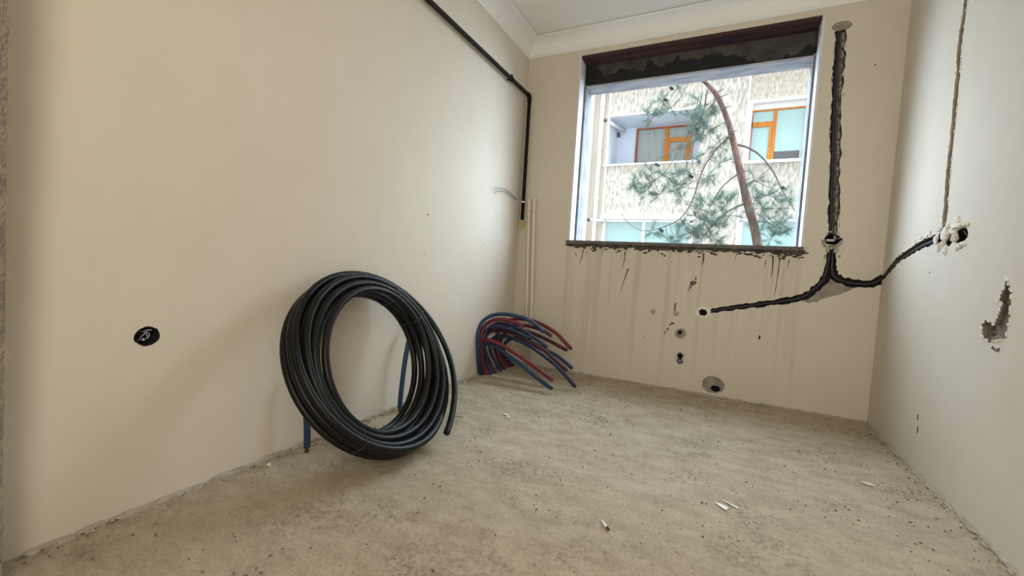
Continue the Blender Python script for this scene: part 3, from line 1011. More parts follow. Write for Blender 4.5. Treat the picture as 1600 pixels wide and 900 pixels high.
for top, bot, zc, lab in (((0.101, 1.512), (0.163, 0.0), 1.42, 'left cream riser pipe in the corner, joint near its top'),
                          ((0.150, 1.512), (0.208, 0.0), 1.30, 'right cream riser pipe in the corner, joint a hand below its top')):
    t = thing('riser_pipe', (bot[0], -0.030, 0), lab, 'pipe')
    fx = lambda z: bot[0] + (top[0] - bot[0]) * z / top[1]
    MB().tube([(fx(0), -0.030, 0.0), (fx(0.7), -0.030, 0.7), (fx(1.5), -0.030, 1.5), (fx(1.512), -0.030, 1.512)], [0.0125, 0.0125, 0.0125, 0.009], 12).build('pipe', 'cream_pipe', t, smooth=True)
    MB().tube([(fx(zc - 0.03), -0.030, zc - 0.03), (fx(zc + 0.03), -0.030, zc + 0.03)], 0.0155, 12).build('coupling', 'cream_pipe', t, smooth=True)

# ================================================================== BLACK PIPE COIL
coil = thing('pipe_coil', (0.50, -2.05, 0.0), 'large coil of black plastic pipe leaning on the left wall', 'pipe coil')
def ring_frame(t):
    ti = 0.304 + (0.577 - 0.304) * t
    az = 0.027 + (-0.016 - 0.027) * t
    n = Vector((math.cos(ti) * math.cos(az), math.cos(ti) * math.sin(az), math.sin(ti)))
    u = n.cross(Vector((0, 0, 1))).normalized()
    v = u.cross(n)
    c = Vector((0.289, -2.058, 0.418)).lerp(Vector((0.295, -2.039, 0.422)), t)
    return c, n, u, v
PR = 0.0158
rg = random.Random(21)
coil_pts = {}
def coil_loop(t, ax, ph, amp, amp2, n=96, arc=None):
    c, nn, u, v = ring_frame(t)
    R0 = 0.331 + (0.4375 - 0.331) * t
    out = []
    a0, a1 = arc if arc else (0, 2 * math.pi)
    m = n if not arc else n + 1
    for i in range(m):
        a = a0 + (a1 - a0) * i / n
        r = R0 + amp * math.cos(2 * a + ph)
        w = ax + amp2 * math.cos(a + ph * 1.7)
        out.append((c + u * (r * math.cos(a)) + v * (r * math.sin(a)) + nn * w, a))
    return out
turns = []
for k in range(4):
    t = k / 3
    half = (0.0495 + (0.0405 - 0.0495) * t)
    for s in (-1, 0, 1):
        if k == 3 and s == 1:
            continue
        turns.append((t, s * half, rg.uniform(0, 6.28), 0.0022, 0.0045))
for (t, ax, ph, am, am2) in turns:
    P = [p for p, a in coil_loop(t, ax, ph, am, am2)]
    lo = min(p.z for p in P) - PR
    if lo < 0.0:
        P = [p + Vector((0, 0, -lo)) if p.z < 0.06 else p for p in P]
    P = [Vector((max(p.x, PR + 0.001), p.y, p.z)) for p in P]
    MB().tube(P, PR, 10, closed=True).build('pipe_turn', 'black_pipe', coil, smooth=True)
# the outermost front turn ends in a free tail at the lower right
c, nn, u, v = ring_frame(1.0)
keys = [(250, 0.4760, 0.052), (240, 0.4640, 0.050), (228, 0.4555, 0.047), (210, 0.4530, 0.044), (180, 0.4500, 0.041), (140, 0.4440, 0.0405), (90, 0.4380, 0.0405), (40, 0.4375, 0.0405), (0, 0.4375, 0.0405),
        (-45, 0.4375, 0.0405), (-80, 0.436, 0.0405), (-98, 0.431, 0.034), (-112, 0.424, 0.026), (-124, 0.420, 0.0205)]
tail = []
for i in range(len(keys) - 1):
    for s in range(8):
        f = s / 8
        a = math.radians(keys[i][0] + (keys[i + 1][0] - keys[i][0]) * f)
        r = keys[i][1] + (keys[i + 1][1] - keys[i][1]) * f
        w = keys[i][2] + (keys[i + 1][2] - keys[i][2]) * f
        p = c + u * (r * math.cos(a)) + v * (r * math.sin(a)) + nn * w
        tail.append(Vector((max(p.x, PR + 0.001), p.y, max(p.z, PR + 0.001))))
MB().tube(tail, [PR] * (len(tail) - 4) + [PR * 0.95, PR * 0.8, PR * 0.5, PR * 0.2], 10).build('pipe_turn', 'black_pipe', coil, smooth=True)['label'] = 'outer turn with the free pipe end'
e = tail[0]; d = (tail[0] - tail[1]).normalized()
MB().cyl(e, e + d * 0.0015, PR * 0.72, 12).build('pipe_bore', 'bore', coil)
# binding wires round the bundle
def binding(deg):
    a = math.radians(deg)
    cs = []
    for t in (0.0, 1 / 3, 2 / 3, 1.0):
        half = (0.0495 + (0.0405 - 0.0495) * t)
        c, nn, u, v = ring_frame(t)
        r = 0.331 + (0.4375 - 0.331) * t
        base = c + u * (r * math.cos(a)) + v * (r * math.sin(a))
        rad = u * math.cos(a) + v * math.sin(a)
        cs.append((base, nn, rad, half))
    g = PR + 0.006
    b0, n0, r0, h0 = cs[0]
    b1, n1, r1, h1 = cs[-1]
    path = [b0 - r0 * g - n0 * h0, b0 - r0 * g + n0 * h0, b0 + n0 * (h0 + g)]
    path += [b + nn * (h + g) for b, nn, rr, h in cs[1:]]
    path += [b1 + r1 * g + n1 * h1, b1 + r1 * g - n1 * h1, b1 - n1 * (h1 + g)]
    path += [b - nn * (h + g) for b, nn, rr, h in reversed(cs[:-1])]
    path = [Vector((max(p.x, 0.003), p.y, max(p.z, 0.002))) for p in path]
    MB().tube(path, 0.0016, 6, closed=True).build('binding_wire', 'tie', coil)
for d_ in (311, 122, 152):
    binding(d_)

# ================================================================== BLUE PIPE STUBS BEHIND THE COIL
for pts, lab in (([(0.086, -2.257, 0.020), (0.085, -2.258, 0.09), (0.080, -2.262, 0.19), (0.072, -2.27, 0.30), (0.060, -2.275, 0.36)], 'blue sleeved pipe rising under the left side of the black coil'),
                 ([(0.066, -1.612, 0.020), (0.067, -1.611, 0.09), (0.070, -1.604, 0.20), (0.070, -1.590, 0.30), (0.068, -1.566, 0.40), (0.060, -1.53, 0.48)], 'blue sleeved pipe rising seen through the right side of the black coil')):
    t = thing('floor_pipe', (pts[0][0], pts[0][1], 0), lab, 'pipe')
    MB().tube(catmull(pts, 6), 0.0145, 12).build('blue_sleeve', 'blue', t, smooth=True)
    b = Vector(pts[0])
    MB().tube([(b.x, b.y, -0.004), (b.x, b.y, 0.024)], 0.0095, 10).build('inner_pipe', 'copper_tip', t, smooth=True)

# ================================================================== RED AND BLUE PIPES IN THE CORNER
bundle = [
    ('blue', [(0.015,-0.599,0.000),(0.018,-0.638,0.122),(0.018,-0.662,0.263),(0.018,-0.661,0.349),(0.018,-0.610,0.429),(0.062,-0.553,0.481),(0.161,-0.540,0.506),(0.278,-0.527,0.502),(0.404,-0.513,0.472),(0.508,-0.500,0.399)],
     'teal-blue pipe arching highest over the corner bundle'),
    ('red', [(0.052,-0.569,0.000),(0.029,-0.594,0.115),(0.029,-0.630,0.260),(0.029,-0.621,0.363),(0.037,-0.563,0.414),(0.106,-0.559,0.456),(0.219,-0.554,0.464),(0.359,-0.550,0.433)],
     'bright red pipe cut short just under the topmost blue one'),
    ('navy', [(0.074,-0.529,0.000),(0.040,-0.561,0.111),(0.040,-0.610,0.242),(0.040,-0.610,0.320),(0.040,-0.538,0.372),(0.071,-0.490,0.411),(0.136,-0.482,0.422),(0.230,-0.474,0.410),(0.353,-0.466,0.368),(0.465,-0.458,0.312),(0.523,-0.450,0.277)],
     'navy pipe below the short bright red one, ending mid-fan'),
    ('navy', [(0.031,-0.585,0.000),(0.024,-0.622,0.120),(0.024,-0.648,0.236),(0.024,-0.640,0.313),(0.029,-0.560,0.356),(0.105,-0.550,0.394),(0.236,-0.540,0.392),(0.346,-0.530,0.357),(0.416,-0.520,0.340)],
     'short navy pipe in the front of the fan, hugging the longer navy one above'),
    ('dark_red', [(0.096,-0.468,0.000),(0.034,-0.466,0.076),(0.034,-0.560,0.190),(0.034,-0.579,0.280),(0.034,-0.523,0.335),(0.069,-0.478,0.351),(0.150,-0.482,0.362),(0.269,-0.485,0.342),(0.387,-0.489,0.298),(0.519,-0.493,0.257),(0.595,-0.496,0.210),(0.714,-0.500,0.131)],
     'long dark red pipe lying along the longest navy one'),
    ('navy', [(0.106,-0.392,0.000),(0.056,-0.424,0.090),(0.018,-0.449,0.179),(0.025,-0.452,0.262),(0.095,-0.466,0.309),(0.191,-0.480,0.318),(0.295,-0.494,0.303),(0.416,-0.508,0.270),(0.552,-0.522,0.208),(0.675,-0.536,0.139),(0.804,-0.550,0.035)],
     'longest navy pipe of the fan, its tip reaching the floor farthest right'),
    ('red', [(0.069,-0.555,0.000),(0.031,-0.576,0.077),(0.029,-0.609,0.170),(0.032,-0.607,0.257),(0.074,-0.622,0.293),(0.150,-0.638,0.295),(0.254,-0.653,0.269),(0.384,-0.669,0.224),(0.535,-0.684,0.162),(0.680,-0.700,0.094)],
     'red pipe drooping just above the lowest teal-blue one'),
    ('blue', [(0.083,-0.500,0.000),(0.041,-0.524,0.087),(0.040,-0.578,0.184),(0.040,-0.584,0.242),(0.081,-0.598,0.263),(0.163,-0.622,0.252),(0.283,-0.647,0.206),(0.425,-0.671,0.149),(0.553,-0.696,0.087),(0.684,-0.720,0.037)],
     'lowest teal-blue pipe, nearest the camera, its end drooping to the floor'),
    ('red', [(0.084,-0.218,0.000),(0.032,-0.263,0.095),(0.024,-0.321,0.216),(0.024,-0.315,0.328),(0.044,-0.242,0.393),(0.132,-0.235,0.435),(0.271,-0.228,0.440),(0.379,-0.221,0.415),(0.506,-0.214,0.357),(0.573,-0.207,0.302),(0.645,-0.200,0.239)],
     'upper of two long red pipes at the back, crossing to the far right'),
    ('dark_red', [(0.089,-0.174,0.000),(0.052,-0.250,0.096),(0.034,-0.299,0.186),(0.034,-0.270,0.277),(0.094,-0.250,0.329),(0.176,-0.250,0.348),(0.268,-0.250,0.341),(0.378,-0.250,0.318),(0.496,-0.250,0.279),(0.621,-0.250,0.234)],
     'straighter dark red pipe at the back, meeting the upper red tip'),
    ('blue', [(0.091,-0.136,0.000),(0.079,-0.238,0.079),(0.041,-0.246,0.151),(0.061,-0.253,0.221),(0.135,-0.261,0.270),(0.230,-0.269,0.274),(0.335,-0.277,0.257),(0.457,-0.284,0.216),(0.566,-0.292,0.180),(0.692,-0.300,0.105)],
     'dark blue pipe at the back emerging right of the long dark red one'),
    ('dark_red', [(0.094,-0.308,0.000),(0.049,-0.353,0.094),(0.029,-0.397,0.200),(0.029,-0.379,0.289),(0.063,-0.333,0.353),(0.149,-0.327,0.395),(0.245,-0.320,0.405),(0.341,-0.313,0.398),(0.436,-0.307,0.377),(0.501,-0.300,0.340)],
     'dark red pipe half hidden behind the topmost blue one, pale tip'),
]
for m, pts, lab in bundle:
    t = thing('heating_pipe', pts[0], lab, 'pipe', 'red and blue pipes fanning out of the floor in the corner')
    P = catmull(pts, 6)
    P[0] = Vector((P[0].x, P[0].y, 0.0))
    MB().tube(P, 0.0148, 10).build('sleeve', m, t, smooth=True)
    e = P[-1]; d = (P[-1] - P[-2]).normalized()
    MB().tube([e - d * 0.004, e + d * 0.006], 0.0105, 10).build('inner_pipe', 'wire_grey' if 'pale tip' in lab else m, t)
    MB().cyl(e + d * 0.006, e + d * 0.007, 0.0075, 10).build('pipe_bore', 'bore', t)

# ================================================================== LITTER ON THE FLOOR
def paper(name, loc, rot, poly, label, h=0.0012):
    t = Matrix.Rotation(rot, 3, 'Z')
    n = len(poly)
    v = []
    for z in (0.0004, h):
        for i, (a, b) in enumerate(poly):
            q = t @ Vector((a, b, 0))
            v.append((loc[0] + q.x, loc[1] + q.y, z + 0.003 * (i % 2)))
    f = [tuple(reversed(range(n))), tuple(range(n, 2 * n))] + [(i, (i + 1) % n, n + (i + 1) % n, n + i) for i in range(n)]
    o = MB().add(v, f).build(name, 'paper', origin=(loc[0], loc[1], 0))
    return tag(o, label, 'paper scrap')
paper('paper_scrap', (1.785, -1.700), -0.55, [(-0.030, -0.004), (0.004, -0.018), (0.028, -0.016), (0.022, 0.004), (-0.014, 0.008)], 'wider white paper scrap on the open floor, of the pair')
paper('paper_scrap', (1.815, -1.668), -0.60, [(-0.036, -0.002), (0.0, -0.007), (0.032, -0.004), (0.033, 0.003), (-0.008, 0.005)], 'narrow white paper strip beside the wider scrap')
cg = thing('cigarette_butt', (1.412, -2.086, 0.0), 'white cigarette butt with a dark end on the near floor', 'cigarette butt')
a = Vector((1.396, -2.068, 0.006)); b = Vector((1.422, -2.098, 0.006)); c2 = Vector((1.430, -2.107, 0.006))
MB().cyl(a, b, 0.0045, 10).build('paper_tube', 'paper', cg, smooth=True)
MB().cyl(b, c2, 0.0050, 10).build('dark_end', 'filter_brown', cg, smooth=True)
rg = random.Random(31)
def chip(x, y, s, m, rot, label, name='plaster_chip', cat='plaster chip'):
    o = MB().blob((x, y, s[2] * 0.8), s, rg, rot=rot).build(name, m, origin=(x, y, 0))
    return tag(o, label, cat)
chip(2.381, -1.126, (0.028, 0.009, 0.007), 'white_lump', -0.4, 'long pale plaster chip near the right wall')
chip(0.614, -1.300, (0.030, 0.012, 0.004), 'white_lump', -0.3, 'flat white plaster smear chip between the coil and the pipe fan')
chip(0.645, -1.335, (0.018, 0.010, 0.004), 'white_lump', 0.3, 'smaller white chip beside the flat one by the coil')
chip(0.075, -2.43, (0.012, 0.010, 0.008), 'white_lump', 0.3, 'round white pebble at the left wall before the coil')
tw = MB().tube(catmull([(0.382, -1.503, 0.004), (0.41, -1.50, 0.005), (0.437, -1.492, 0.003)], 4), [0.002] * 8 + [0.001], 5).build('twig', 'twig', origin=(0.41, -1.5, 0))
tag(tw, 'thin brown twig on the floor right of the coil', 'twig')

def grit(name, count, material, smin, smax, seed, label, wallside=False):
    rg = random.Random(seed)
    mb = MB()
    k = 0
    while k < count:
        x, y = rg.uniform(0.02, W - 0.02), rg.uniform(-3.15, -0.02)
        if wallside:
            side = rg.random()
            d = 0.008 + abs(rg.gauss(0, 0.03))
            if side < 0.42: x = d
            elif side < 0.72: y = -d
            else: x = W - d
        else:
            v = noise.noise(Vector((x * 2.3, y * 2.3, seed))) + 0.6 * noise.noise(Vector((x * 7, y * 7, seed)))
            if v < rg.uniform(-0.5, 0.55): continue
        if not (0.012 < x < W - 0.012 and y < -0.012): continue
        s = smin + (smax - smin) * rg.random() ** 6
        mb.blob((x, y, s * 0.35), (s, s * rg.uniform(0.5, 1), s * rg.uniform(0.35, 0.7)), rg, rot=rg.uniform(0, 3.1))
        k += 1
    o = mb.build(name, material)
    tag(o, label, 'debris', kind='stuff')
grit('dark_grit', 3200, 'grit_dark', 0.0010, 0.0060, 41, 'dark grit and crumbs scattered over the concrete floor')
grit('pale_grit', 1500, 'grit_light', 0.0014, 0.0065, 43, 'pale plaster crumbs scattered over the concrete floor')
grit('dark_edge_rubble', 1100, 'grit_dark', 0.0012, 0.007, 47, 'dark rubble swept along the foot of the walls', True)
grit('pale_edge_rubble', 1200, 'grit_light', 0.0016, 0.010, 53, 'pale mortar rubble along the foot of the walls', True)

# ================================================================== OUTSIDE
struct(MB().box((-14, 0.6, -3.4), (18, 30, -3.2)).build('ground', 'yard'), 'yard between the two buildings')

bld = thing('apartment_building', (0, D, -3.2), 'pale stuccoed apartment block across the yard, seen through the window', 'building')
def part(name, m, a, b, parent=None, bevel=0.0, label=None):
    o = MB().box(a, b).build(name, m, parent or bld, bevel=bevel)
    if label: o['label'] = label
    return o
TOP = 6.5
# left bay
part('stucco_wall', 'stucco', (-1.60, D, 5.43), (0.90, D + 0.3, TOP))
part('balcony_parapet', 'stucco', (-1.60, D, 2.52), (0.90, D + 0.25, 4.00))
part('stucco_wall', 'stucco', (-1.60, D, -3.2), (0.90, D + 0.25, 0.95))
part('pier', 'stucco', (0.90, D + 0.05, -3.2), (1.99, D + 1.4, TOP))
part('pilaster', 'smooth_render', (-2.06, D - 0.02, -3.2), (-1.60, D + 1.4, TOP))
part('pilaster', 'white_trim', (-2.40, D - 0.10, -3.2), (-2.06, D + 0.3, TOP))
part('stucco_wall', 'stucco', (-5.6, D, -3.2), (-2.40, D + 0.3, TOP))
# right bay
part('stucco_wall', 'stucco_grey', (1.99, D, 5.44), (7.2, D + 0.3, TOP))
part('stucco_wall', 'stucco', (1.99, D, 2.50), (7.2, D + 0.3, 3.86))
part('stucco_wall', 'stucco', (3.40, D, 3.86), (7.2, D + 0.3, 5.44))
part('stucco_wall', 'stucco', (3.40, D, 0.95), (7.2, D + 0.3, 2.50))
part('stucco_wall', 'stucco', (1.99, D, -3.2), (7.2, D + 0.3, 0.95))
part('roof_slab', 'white_trim', (-5.8, D - 0.25, TOP), (7.4, D + 4.2, TOP + 0.2))
part('rear_wall', 'smooth_render', (-5.6, D + 4.0, -3.2), (7.2, D + 4.2, TOP))
# white bands
part('band', 'white_trim', (-1.66, D - 0.05, 5.40), (0.94, D + 0.05, 5.45))
part('band', 'white_trim', (-1.68, D - 0.06, 3.98), (0.94, D + 0.27, 4.03))
part('band', 'white_trim', (-1.66, D - 0.05, 2.44), (0.94, D + 0.05, 2.53))
part('corner_strip', 'white_trim', (-1.63, D - 0.03, 2.5), (-1.575, D + 0.05, TOP))
part('corner_strip', 'white_trim', (0.875, D - 0.03, 5.43), (0.925, D + 0.06, TOP))
part('corner_strip', 'white_trim', (1.955, D - 0.03, -3.2), (2.005, D + 0.06, TOP))
# balcony recess
part('balcony_wall', 'balcony_blue', (-1.60, D + 1.2, 2.53), (0.92, D + 1.35, 5.6))
part('balcony_wall', 'balcony_blue', (-1.604, D + 0.02, 3.0), (-1.585, D + 1.2, 5.43))
part('balcony_ceiling', 'balcony_blue', (-1.60, D + 0.06, 5.424), (0.92, D + 1.2, 5.45))
part('balcony_floor', 'smooth_render', (-1.60, D + 0.02, 2.53), (0.92, D + 1.2, 2.95))
part('wall_lamp', 'room_dark', (-1.585, D + 0.95, 5.14), (-1.50, D + 1.08, 5.26))

def curtain(x0, x1, y, z0, z1, m, parent, folds, seed, amp=0.03, taper=0.0):
    rg = random.Random(seed)
    n = folds * 8
    mb = MB()
    rows = 6
    for j in range(rows + 1):
        z = z0 + (z1 - z0) * j / rows
        for i in range(n + 1):
            f = i / n
            x = x0 + (x1 - x0 - taper * (1 - j / rows)) * f
            mb.v.append((x, y + amp * math.sin(f * folds * 2 * math.pi + 0.6 * math.sin(f * 9 + seed)), z))
    for j in range(rows):
        for i in range(n):
            mb.f.append((j * (n + 1) + i, j * (n + 1) + i + 1, (j + 1) * (n + 1) + i + 1, (j + 1) * (n + 1) + i)); mb.mi.append(0)
    return mb.build('curtain', m, parent, smooth=True)

# balcony window with orange joinery
bw = part('balcony_window', 'red_wood', (-1.00, D + 1.155, 5.33), (0.62, D + 1.21, 5.39), label='balcony window with orange timber sashes')
Y0 = D + 1.15
def sub(name, m, a, b, parent): return part(name, m, a, b, parent)
sub('frame_side', 'red_wood', (-1.02, Y0, 4.10), (-0.95, Y0 + 0.06, 5.39), bw)
sub('frame_side', 'orange_wood', (0.56, Y0, 4.10), (0.62, Y0 + 0.06, 5.34), bw)
sub('mullion', 'orange_wood', (-0.16, Y0 - 0.02, 4.10), (-0.06, Y0 + 0.05, 5.34), bw)
sub('sash_rail', 'orange_wood', (-0.06, Y0 - 0.02, 4.90), (0.56, Y0 + 0.05, 5.03), bw)
sub('sash_stile', 'orange_wood', (-0.06, Y0 - 0.015, 4.10), (0.00, Y0 + 0.05, 4.90), bw)
sub('sash_stile', 'orange_wood', (0.46, Y0 - 0.015, 4.10), (0.54, Y0 + 0.05, 4.90), bw)
sub('sash_rail', 'orange_wood', (0.0, Y0 - 0.015, 4.10), (0.46, Y0 + 0.05, 4.20), bw)
sub('pane', 'pane', (-0.95, Y0 + 0.01, 4.10), (-0.16, Y0 + 0.016, 5.33), bw)
sub('pane', 'pane', (-0.06, Y0 + 0.01, 5.03), (0.56, Y0 + 0.016, 5.33), bw)
sub('pane', 'pane', (0.00, Y0 + 0.01, 4.20), (0.46, Y0 + 0.016, 4.90), bw)
MB().cyl((0.30, Y0 - 0.004, 4.74), (0.30, Y0 + 0.010, 4.74), 0.085, 20).build('vent', 'cement', bw)
curtain(-0.95, -0.17, Y0 + 0.045 - 0.013, 4.10, 5.33, 'curtain', bw, 8, 2, 0.012, 0.12)
curtain(-0.05, 0.55, Y0 + 0.045 - 0.013, 4.10, 5.33, 'curtain', bw, 9, 5, 0.012)

# right hand window
rw = part('window_surround', 'white_trim', (2.00, D - 0.05, 5.39), (3.42, D + 0.22, 5.46), label='white framed window with orange joinery and pale aqua panes')
sub('surround_side', 'white_trim', (2.00, D - 0.05, 3.92), (2.09, D + 0.22, 5.39), rw)
sub('surround_side', 'white_trim', (3.30, D - 0.05, 3.92), (3.42, D + 0.22, 5.39), rw)
sub('window_ledge', 'white_trim', (1.96, D - 0.12, 3.86), (3.46, D + 0.22, 3.93), rw)
Y1 = D + 0.16
sub('blind_box', 'white_trim', (2.09, D + 0.14, 5.27), (3.30, D + 0.24, 5.39), rw)
sub('frame_head', 'orange_wood', (2.09, Y1, 5.23), (3.30, Y1 + 0.06, 5.27), rw)
sub('mullion', 'orange_wood', (2.585, Y1 - 0.01, 3.93), (2.655, Y1 + 0.05, 5.24), rw)
sub('sash_rail', 'orange_wood', (2.09, Y1 - 0.01, 4.84), (2.585, Y1 + 0.05, 4.96), rw)
sub('sash_stile', 'orange_wood', (2.515, Y1 - 0.01, 3.93), (2.575, Y1 + 0.05, 4.84), rw)
sub('sash_stile', 'red_wood', (2.09, Y1 - 0.01, 3.93), (2.125, Y1 + 0.05, 5.24), rw)
sub('sash_stile', 'orange_wood', (3.26, Y1 - 0.01, 3.93), (3.30, Y1 + 0.05, 5.24), rw)
sub('pane', 'pane_aqua', (2.12, Y1 + 0.02, 4.96), (2.585, Y1 + 0.026, 5.23), rw)
sub('pane', 'pane_aqua', (2.12, Y1 + 0.02, 3.93), (2.52, Y1 + 0.026, 4.84), rw)
sub('pane', 'pane_aqua', (2.65, Y1 + 0.02, 3.93), (3.27, Y1 + 0.026, 5.23), rw)
sub('window_seat', 'room_dark', (2.66, Y1 + 0.005, 3.93), (3.20, Y1 + 0.018, 4.19), rw)
curtain(2.10, 3.28, Y1 + 0.14, 3.93, 5.25, 'curtain_aqua', rw, 6, 9, 0.03)
part('room_back', 'room_dark', (2.0, D + 1.0, 2.5), (3.4, D + 1.05, 5.5))

# lower window row (white joinery, aqua curtains)
lwn = part('lower_window', 'white_trim', (-1.60, D + 0.02, 2.36), (0.90, D + 0.10, 2.45), label='wide lower window with white frame and aqua curtains')
sub('frame_side', 'white_trim', (-1.62, D + 0.02, 0.95), (-1.50, D + 0.10, 2.40), lwn)
sub('frame_side', 'white_trim', (0.82, D + 0.02, 0.95), (0.92, D + 0.10, 2.40), lwn)
sub('mullion', 'white_trim', (-0.44, D + 0.02, 0.95), (-0.35, D + 0.10, 2.36), lwn)
sub('pane', 'pane_aqua', (-1.52, D + 0.05, 0.95), (-0.44, D + 0.056, 2.36), lwn)
sub('pane', 'pane_aqua', (-0.35, D + 0.05, 0.95), (0.82, D + 0.056, 2.36), lwn)
curtain(-1.50, -0.42, D + 0.16, 0.95, 2.36, 'curtain_aqua', lwn, 8, 12, 0.04)
curtain(-0.37, 0.84, D + 0.16, 0.95, 2.36, 'curtain_aqua', lwn, 9, 15, 0.04)
lw2 = part('lower_window', 'white_trim', (2.0, D + 0.02, 2.40), (3.40, D + 0.10, 2.50))
sub('frame_side', 'white_trim', (2.0, D + 0.02, 0.95), (2.10, D + 0.10, 2.42), lw2)
sub('frame_side', 'white_trim', (3.30, D + 0.02, 0.95), (3.40, D + 0.10, 2.42), lw2)
sub('pane', 'pane_aqua', (2.10, D + 0.05, 0.95), (3.30, D + 0.056, 2.40), lw2)
curtain(2.10, 3.30, D + 0.16, 0.95, 2.40, 'curtain_aqua', lw2, 8, 18, 0.04)

dp = thing('drain_pipe', (-1.80, D - 0.09, -3.2), 'cream drain pipe down the facade beside the balcony', 'pipe')
MB().tube([(-1.80, D - 0.09, -3.2), (-1.80, D - 0.09, TOP)], 0.055, 14).build('pipe', 'white_trim', dp, smooth=True)
for z in (0.2, 2.95, 5.7):
    MB().tube([(-1.80, D - 0.09, z), (-1.80, D - 0.09, z + 0.14)], 0.068, 14).build('coupling', 'white_trim', dp, smooth=True)
for z in (1.5, 4.4):
    MB().box((-1.86, D - 0.16, z), (-1.74, D - 0.02, z + 0.04)).build('bracket', 'steel', dp)

for a, b, lab in (((-1.575, D - 0.5, 5.152), (-1.375, D + 1.2, 5.35), 'white clothes-line arm at the upper balcony'),
                  ((-1.889, D - 0.4, 2.366), (-1.518, D, 2.38), 'white clothes-line arm beside the lower window')):
    t = thing('line_arm', b, lab, 'pole')
    a = Vector(a); b = Vector(b); d = (a - b).normalized()
    MB().cyl(a, b, 0.042, 12).build('arm_tube', 'white_trim', t, smooth=True)
    MB().cyl(a + d * 0.05, a - d * 0.01, 0.052, 12).build('end_cap', 'room_dark', t, smooth=True)

# ------------------------------------------------------------------ pine tree
TY = 4.5
pine = thing('pine_tree', (2.75, TY, -3.2), 'leaning pine tree with a bare reddish trunk outside the window', 'tree')
trunk_pts = [(2.75, -3.2), (2.62, -1.2), (2.42, 0.5), (2.206, 1.46), (2.114, 1.815), (1.979, 2.236), (1.875, 2.608), (1.770, 2.982), (1.665, 3.359), (1.567, 3.632), (1.426, 3.944), (1.293, 4.131), (1.152, 4.278), (0.98, 4.45), (0.80, 4.66)]
tp = catmull([(x, TY, z) for x, z in trunk_pts], 5)
nt_ = len(tp)
rg = random.Random(71)
MB().tube(tp, [(0.088 - 0.064 * min(1, (i / (nt_ - 1)) ** 0.9)) * rg.uniform(0.93, 1.07) for i in range(nt_)], 10).build('trunk', 'bark', pine, smooth=True)
branches = [
    ([(1.758, 3.141), (1.950, 3.075), (2.145, 2.928), (2.345, 2.661), (2.492, 2.371), (2.699, 2.044)], 0.034, 0.15),
    ([(1.426, 3.944), (1.229, 3.666), (1.028, 3.357), (0.860, 3.093), (0.708, 2.991), (0.554, 2.863)], 0.026, -0.35),
    ([(1.678, 3.305), (1.473, 3.086), (1.298, 2.772), (1.219, 2.468), (1.158, 2.194), (1.032, 1.938), (0.831, 1.779), (0.421, 1.657), (0.124, 1.794), (-0.007, 1.971)], 0.026, -0.25),
    ([(1.816, 2.642), (1.599, 2.457), (1.445, 2.157), (1.363, 1.917)], 0.020, 0.3),
    ([(1.958, 2.152), (1.702, 2.004), (1.496, 1.754), (1.316, 1.475)], 0.030, -0.2),
    ([(1.246, 4.094), (1.205, 3.722), (1.128, 3.404), (1.083, 3.189), (1.083, 2.914), (1.166, 2.635)], 0.020, 0.25),
    ([(1.709, 3.281), (1.541, 3.209), (1.384, 2.951), (1.258, 2.631)], 0.018, -0.4),
    ([(1.05, 4.38), (0.929, 4.265), (0.727, 4.159), (0.603, 3.952), (0.317, 3.814), (0.151, 3.774)], 0.014, 0.0),
    ([(0.929, 4.265), (0.80, 4.02), (0.62, 3.92), (0.46, 4.10)], 0.010, 0.2),
    ([(1.93, 2.42), (2.06, 2.52), (2.20, 2.42), (2.36, 2.33), (2.48, 2.20)], 0.016, -0.3),
    ([(2.114, 1.815), (2.24, 1.90), (2.38, 1.82), (2.54, 1.72)], 0.016, 0.2),
    ([(2.30, 2.74), (2.16, 2.62), (2.02, 2.50), (1.95, 2.40)], 0.010, 0.25),
    ([(0.86, 3.093), (0.72, 2.80), (0.50, 2.56), (0.24, 2.50), (0.10, 2.46)], 0.014, -0.2),
    ([(1.158, 2.194), (1.28, 1.95), (1.33, 1.72)], 0.010, -0.1),
]
tips = []
for pts, r, dy in branches:
    n = len(pts)
    P = catmull([(x, TY + dy * i / (n - 1), z) for i, (x, z) in enumerate(pts)], 5)
    m_ = len(P)
    MB().tube(P, [0.62 * r * (1 - 0.72 * i / (m_ - 1)) for i in range(m_)], 7).build('branch', 'branch', pine, smooth=True)
    tips.append(P)
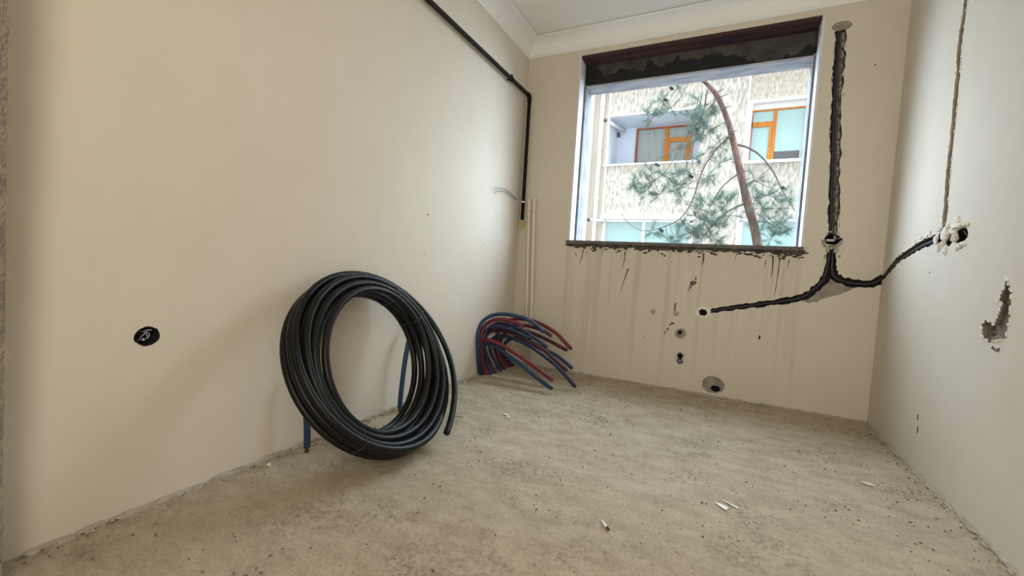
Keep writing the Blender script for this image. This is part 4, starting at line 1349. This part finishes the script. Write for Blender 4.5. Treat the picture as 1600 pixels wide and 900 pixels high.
# short dead snags on the trunk
for z, s in ((4.02, 1), (3.93, 1), (3.45, -1), (3.33, 1), (2.86, -1), (2.70, 1), (2.5, 1), (1.95, -1), (1.62, 1), (3.75, 1)):
    k = min(range(nt_), key=lambda i: abs(tp[i].z - z))
    p = tp[k]
    MB().tube([p, p + Vector((s * rg.uniform(0.08, 0.16), rg.uniform(-0.08, 0.05), rg.uniform(0.0, 0.05)))], [0.012, 0.005], 5).build('snag', 'branch', pine)
clusters = [(0.636, 3.948), (0.257, 3.877), (0.780, 4.152), (0.459, 4.137), (0.804, 2.424), (0.471, 2.490), (0.241, 2.554), (1.048, 2.695), (0.977, 2.252), (0.679, 2.654), (1.238, 3.557), (1.148, 3.402),
            (1.275, 3.715), (1.212, 3.234), (1.413, 1.917), (1.546, 2.135), (1.274, 1.751), (1.627, 2.349), (1.484, 1.644), (1.128, 1.637), (2.154, 2.233), (2.282, 2.335), (2.436, 2.075), (2.274, 1.869), (2.088, 2.495),
            (2.469, 1.665), (2.544, 1.820), (1.757, 1.919), (1.545, 2.781), (1.126, 3.021), (0.536, 1.625), (0.130, 2.500), (1.60, 1.50), (1.35, 1.55), (0.95, 1.55), (1.20, 2.00), (1.35, 2.25), (2.35, 1.55), (2.20, 2.05), (0.62, 2.35), (0.36, 2.40), (0.90, 2.60), (2.60, 2.30),
            (1.30, 3.90), (1.18, 3.78), (1.22, 3.48), (1.10, 3.28), (1.32, 3.30), (1.05, 3.55), (1.40, 2.55), (1.30, 2.02), (1.48, 1.88), (1.20, 1.66), (1.05, 1.80), (1.62, 1.74), (1.70, 2.10), (2.35, 2.20), (2.40, 1.75), (0.90, 2.48), (0.35, 3.80), (0.50, 2.62), (1.55, 3.10), (0.78, 1.52)]
nd, tg = MB(), MB()
rg = random.Random(77)
for ci, (cx, cz) in enumerate(clusters):
    y = TY + rg.uniform(-0.45, 0.45)
    c = Vector((cx, y, cz))
    # join to the nearest branch
    near = min((p for P in tips for p in P), key=lambda p: (p - c).length)
    tg.tube(catmull([near, near.lerp(c, 0.5) + Vector((0, 0, -0.03)), c], 3), 0.005, 5)
    for s in range(6):
        d = Vector((rg.uniform(-1, 1), rg.uniform(-1, 1), rg.uniform(-0.75, 0.9))).normalized()
        L = rg.uniform(0.10, 0.26)
        e = c + d * L
        tg.tube([c, e], [0.004, 0.0025], 4)
        for k in range(58):
            f = rg.uniform(0.25, 1.0)
            b = c + d * (L * f)
            nd_ = (d * rg.uniform(0.35, 1.1) + Vector((rg.uniform(-1, 1), rg.uniform(-1, 1), rg.uniform(-1, 1)))).normalized()
            ln = rg.uniform(0.08, 0.18)
            sdv = nd_.orthogonal().normalized() * 0.0019
            sd2 = nd_.cross(sdv).normalized() * 0.0019
            tip = b + nd_ * ln
            nd.add([b + sdv, b - sdv * 0.5 + sd2 * 0.87, b - sdv * 0.5 - sd2 * 0.87, tip], [(0, 1, 3), (1, 2, 3), (2, 0, 3)])
o = nd.build('pine_needles', 'needle', pine); o['kind'] = 'stuff'
o = tg.build('twigs', 'branch', pine); o['kind'] = 'stuff'
for (x, z) in ((0.66, 4.15), (0.58, 3.96), (0.52, 2.84), (0.68, 1.69), (1.09, 2.62), (2.46, 2.38), (1.13, 3.40)):
    m_ = MB()
    for k in range(4):
        m_.blob((x + 0.012 * k, TY - 0.15, z - 0.010 * k), (0.034 - 0.004 * abs(k - 1), 0.034, 0.028), rg)
    m_.build('pine_cone', 'cone', pine)
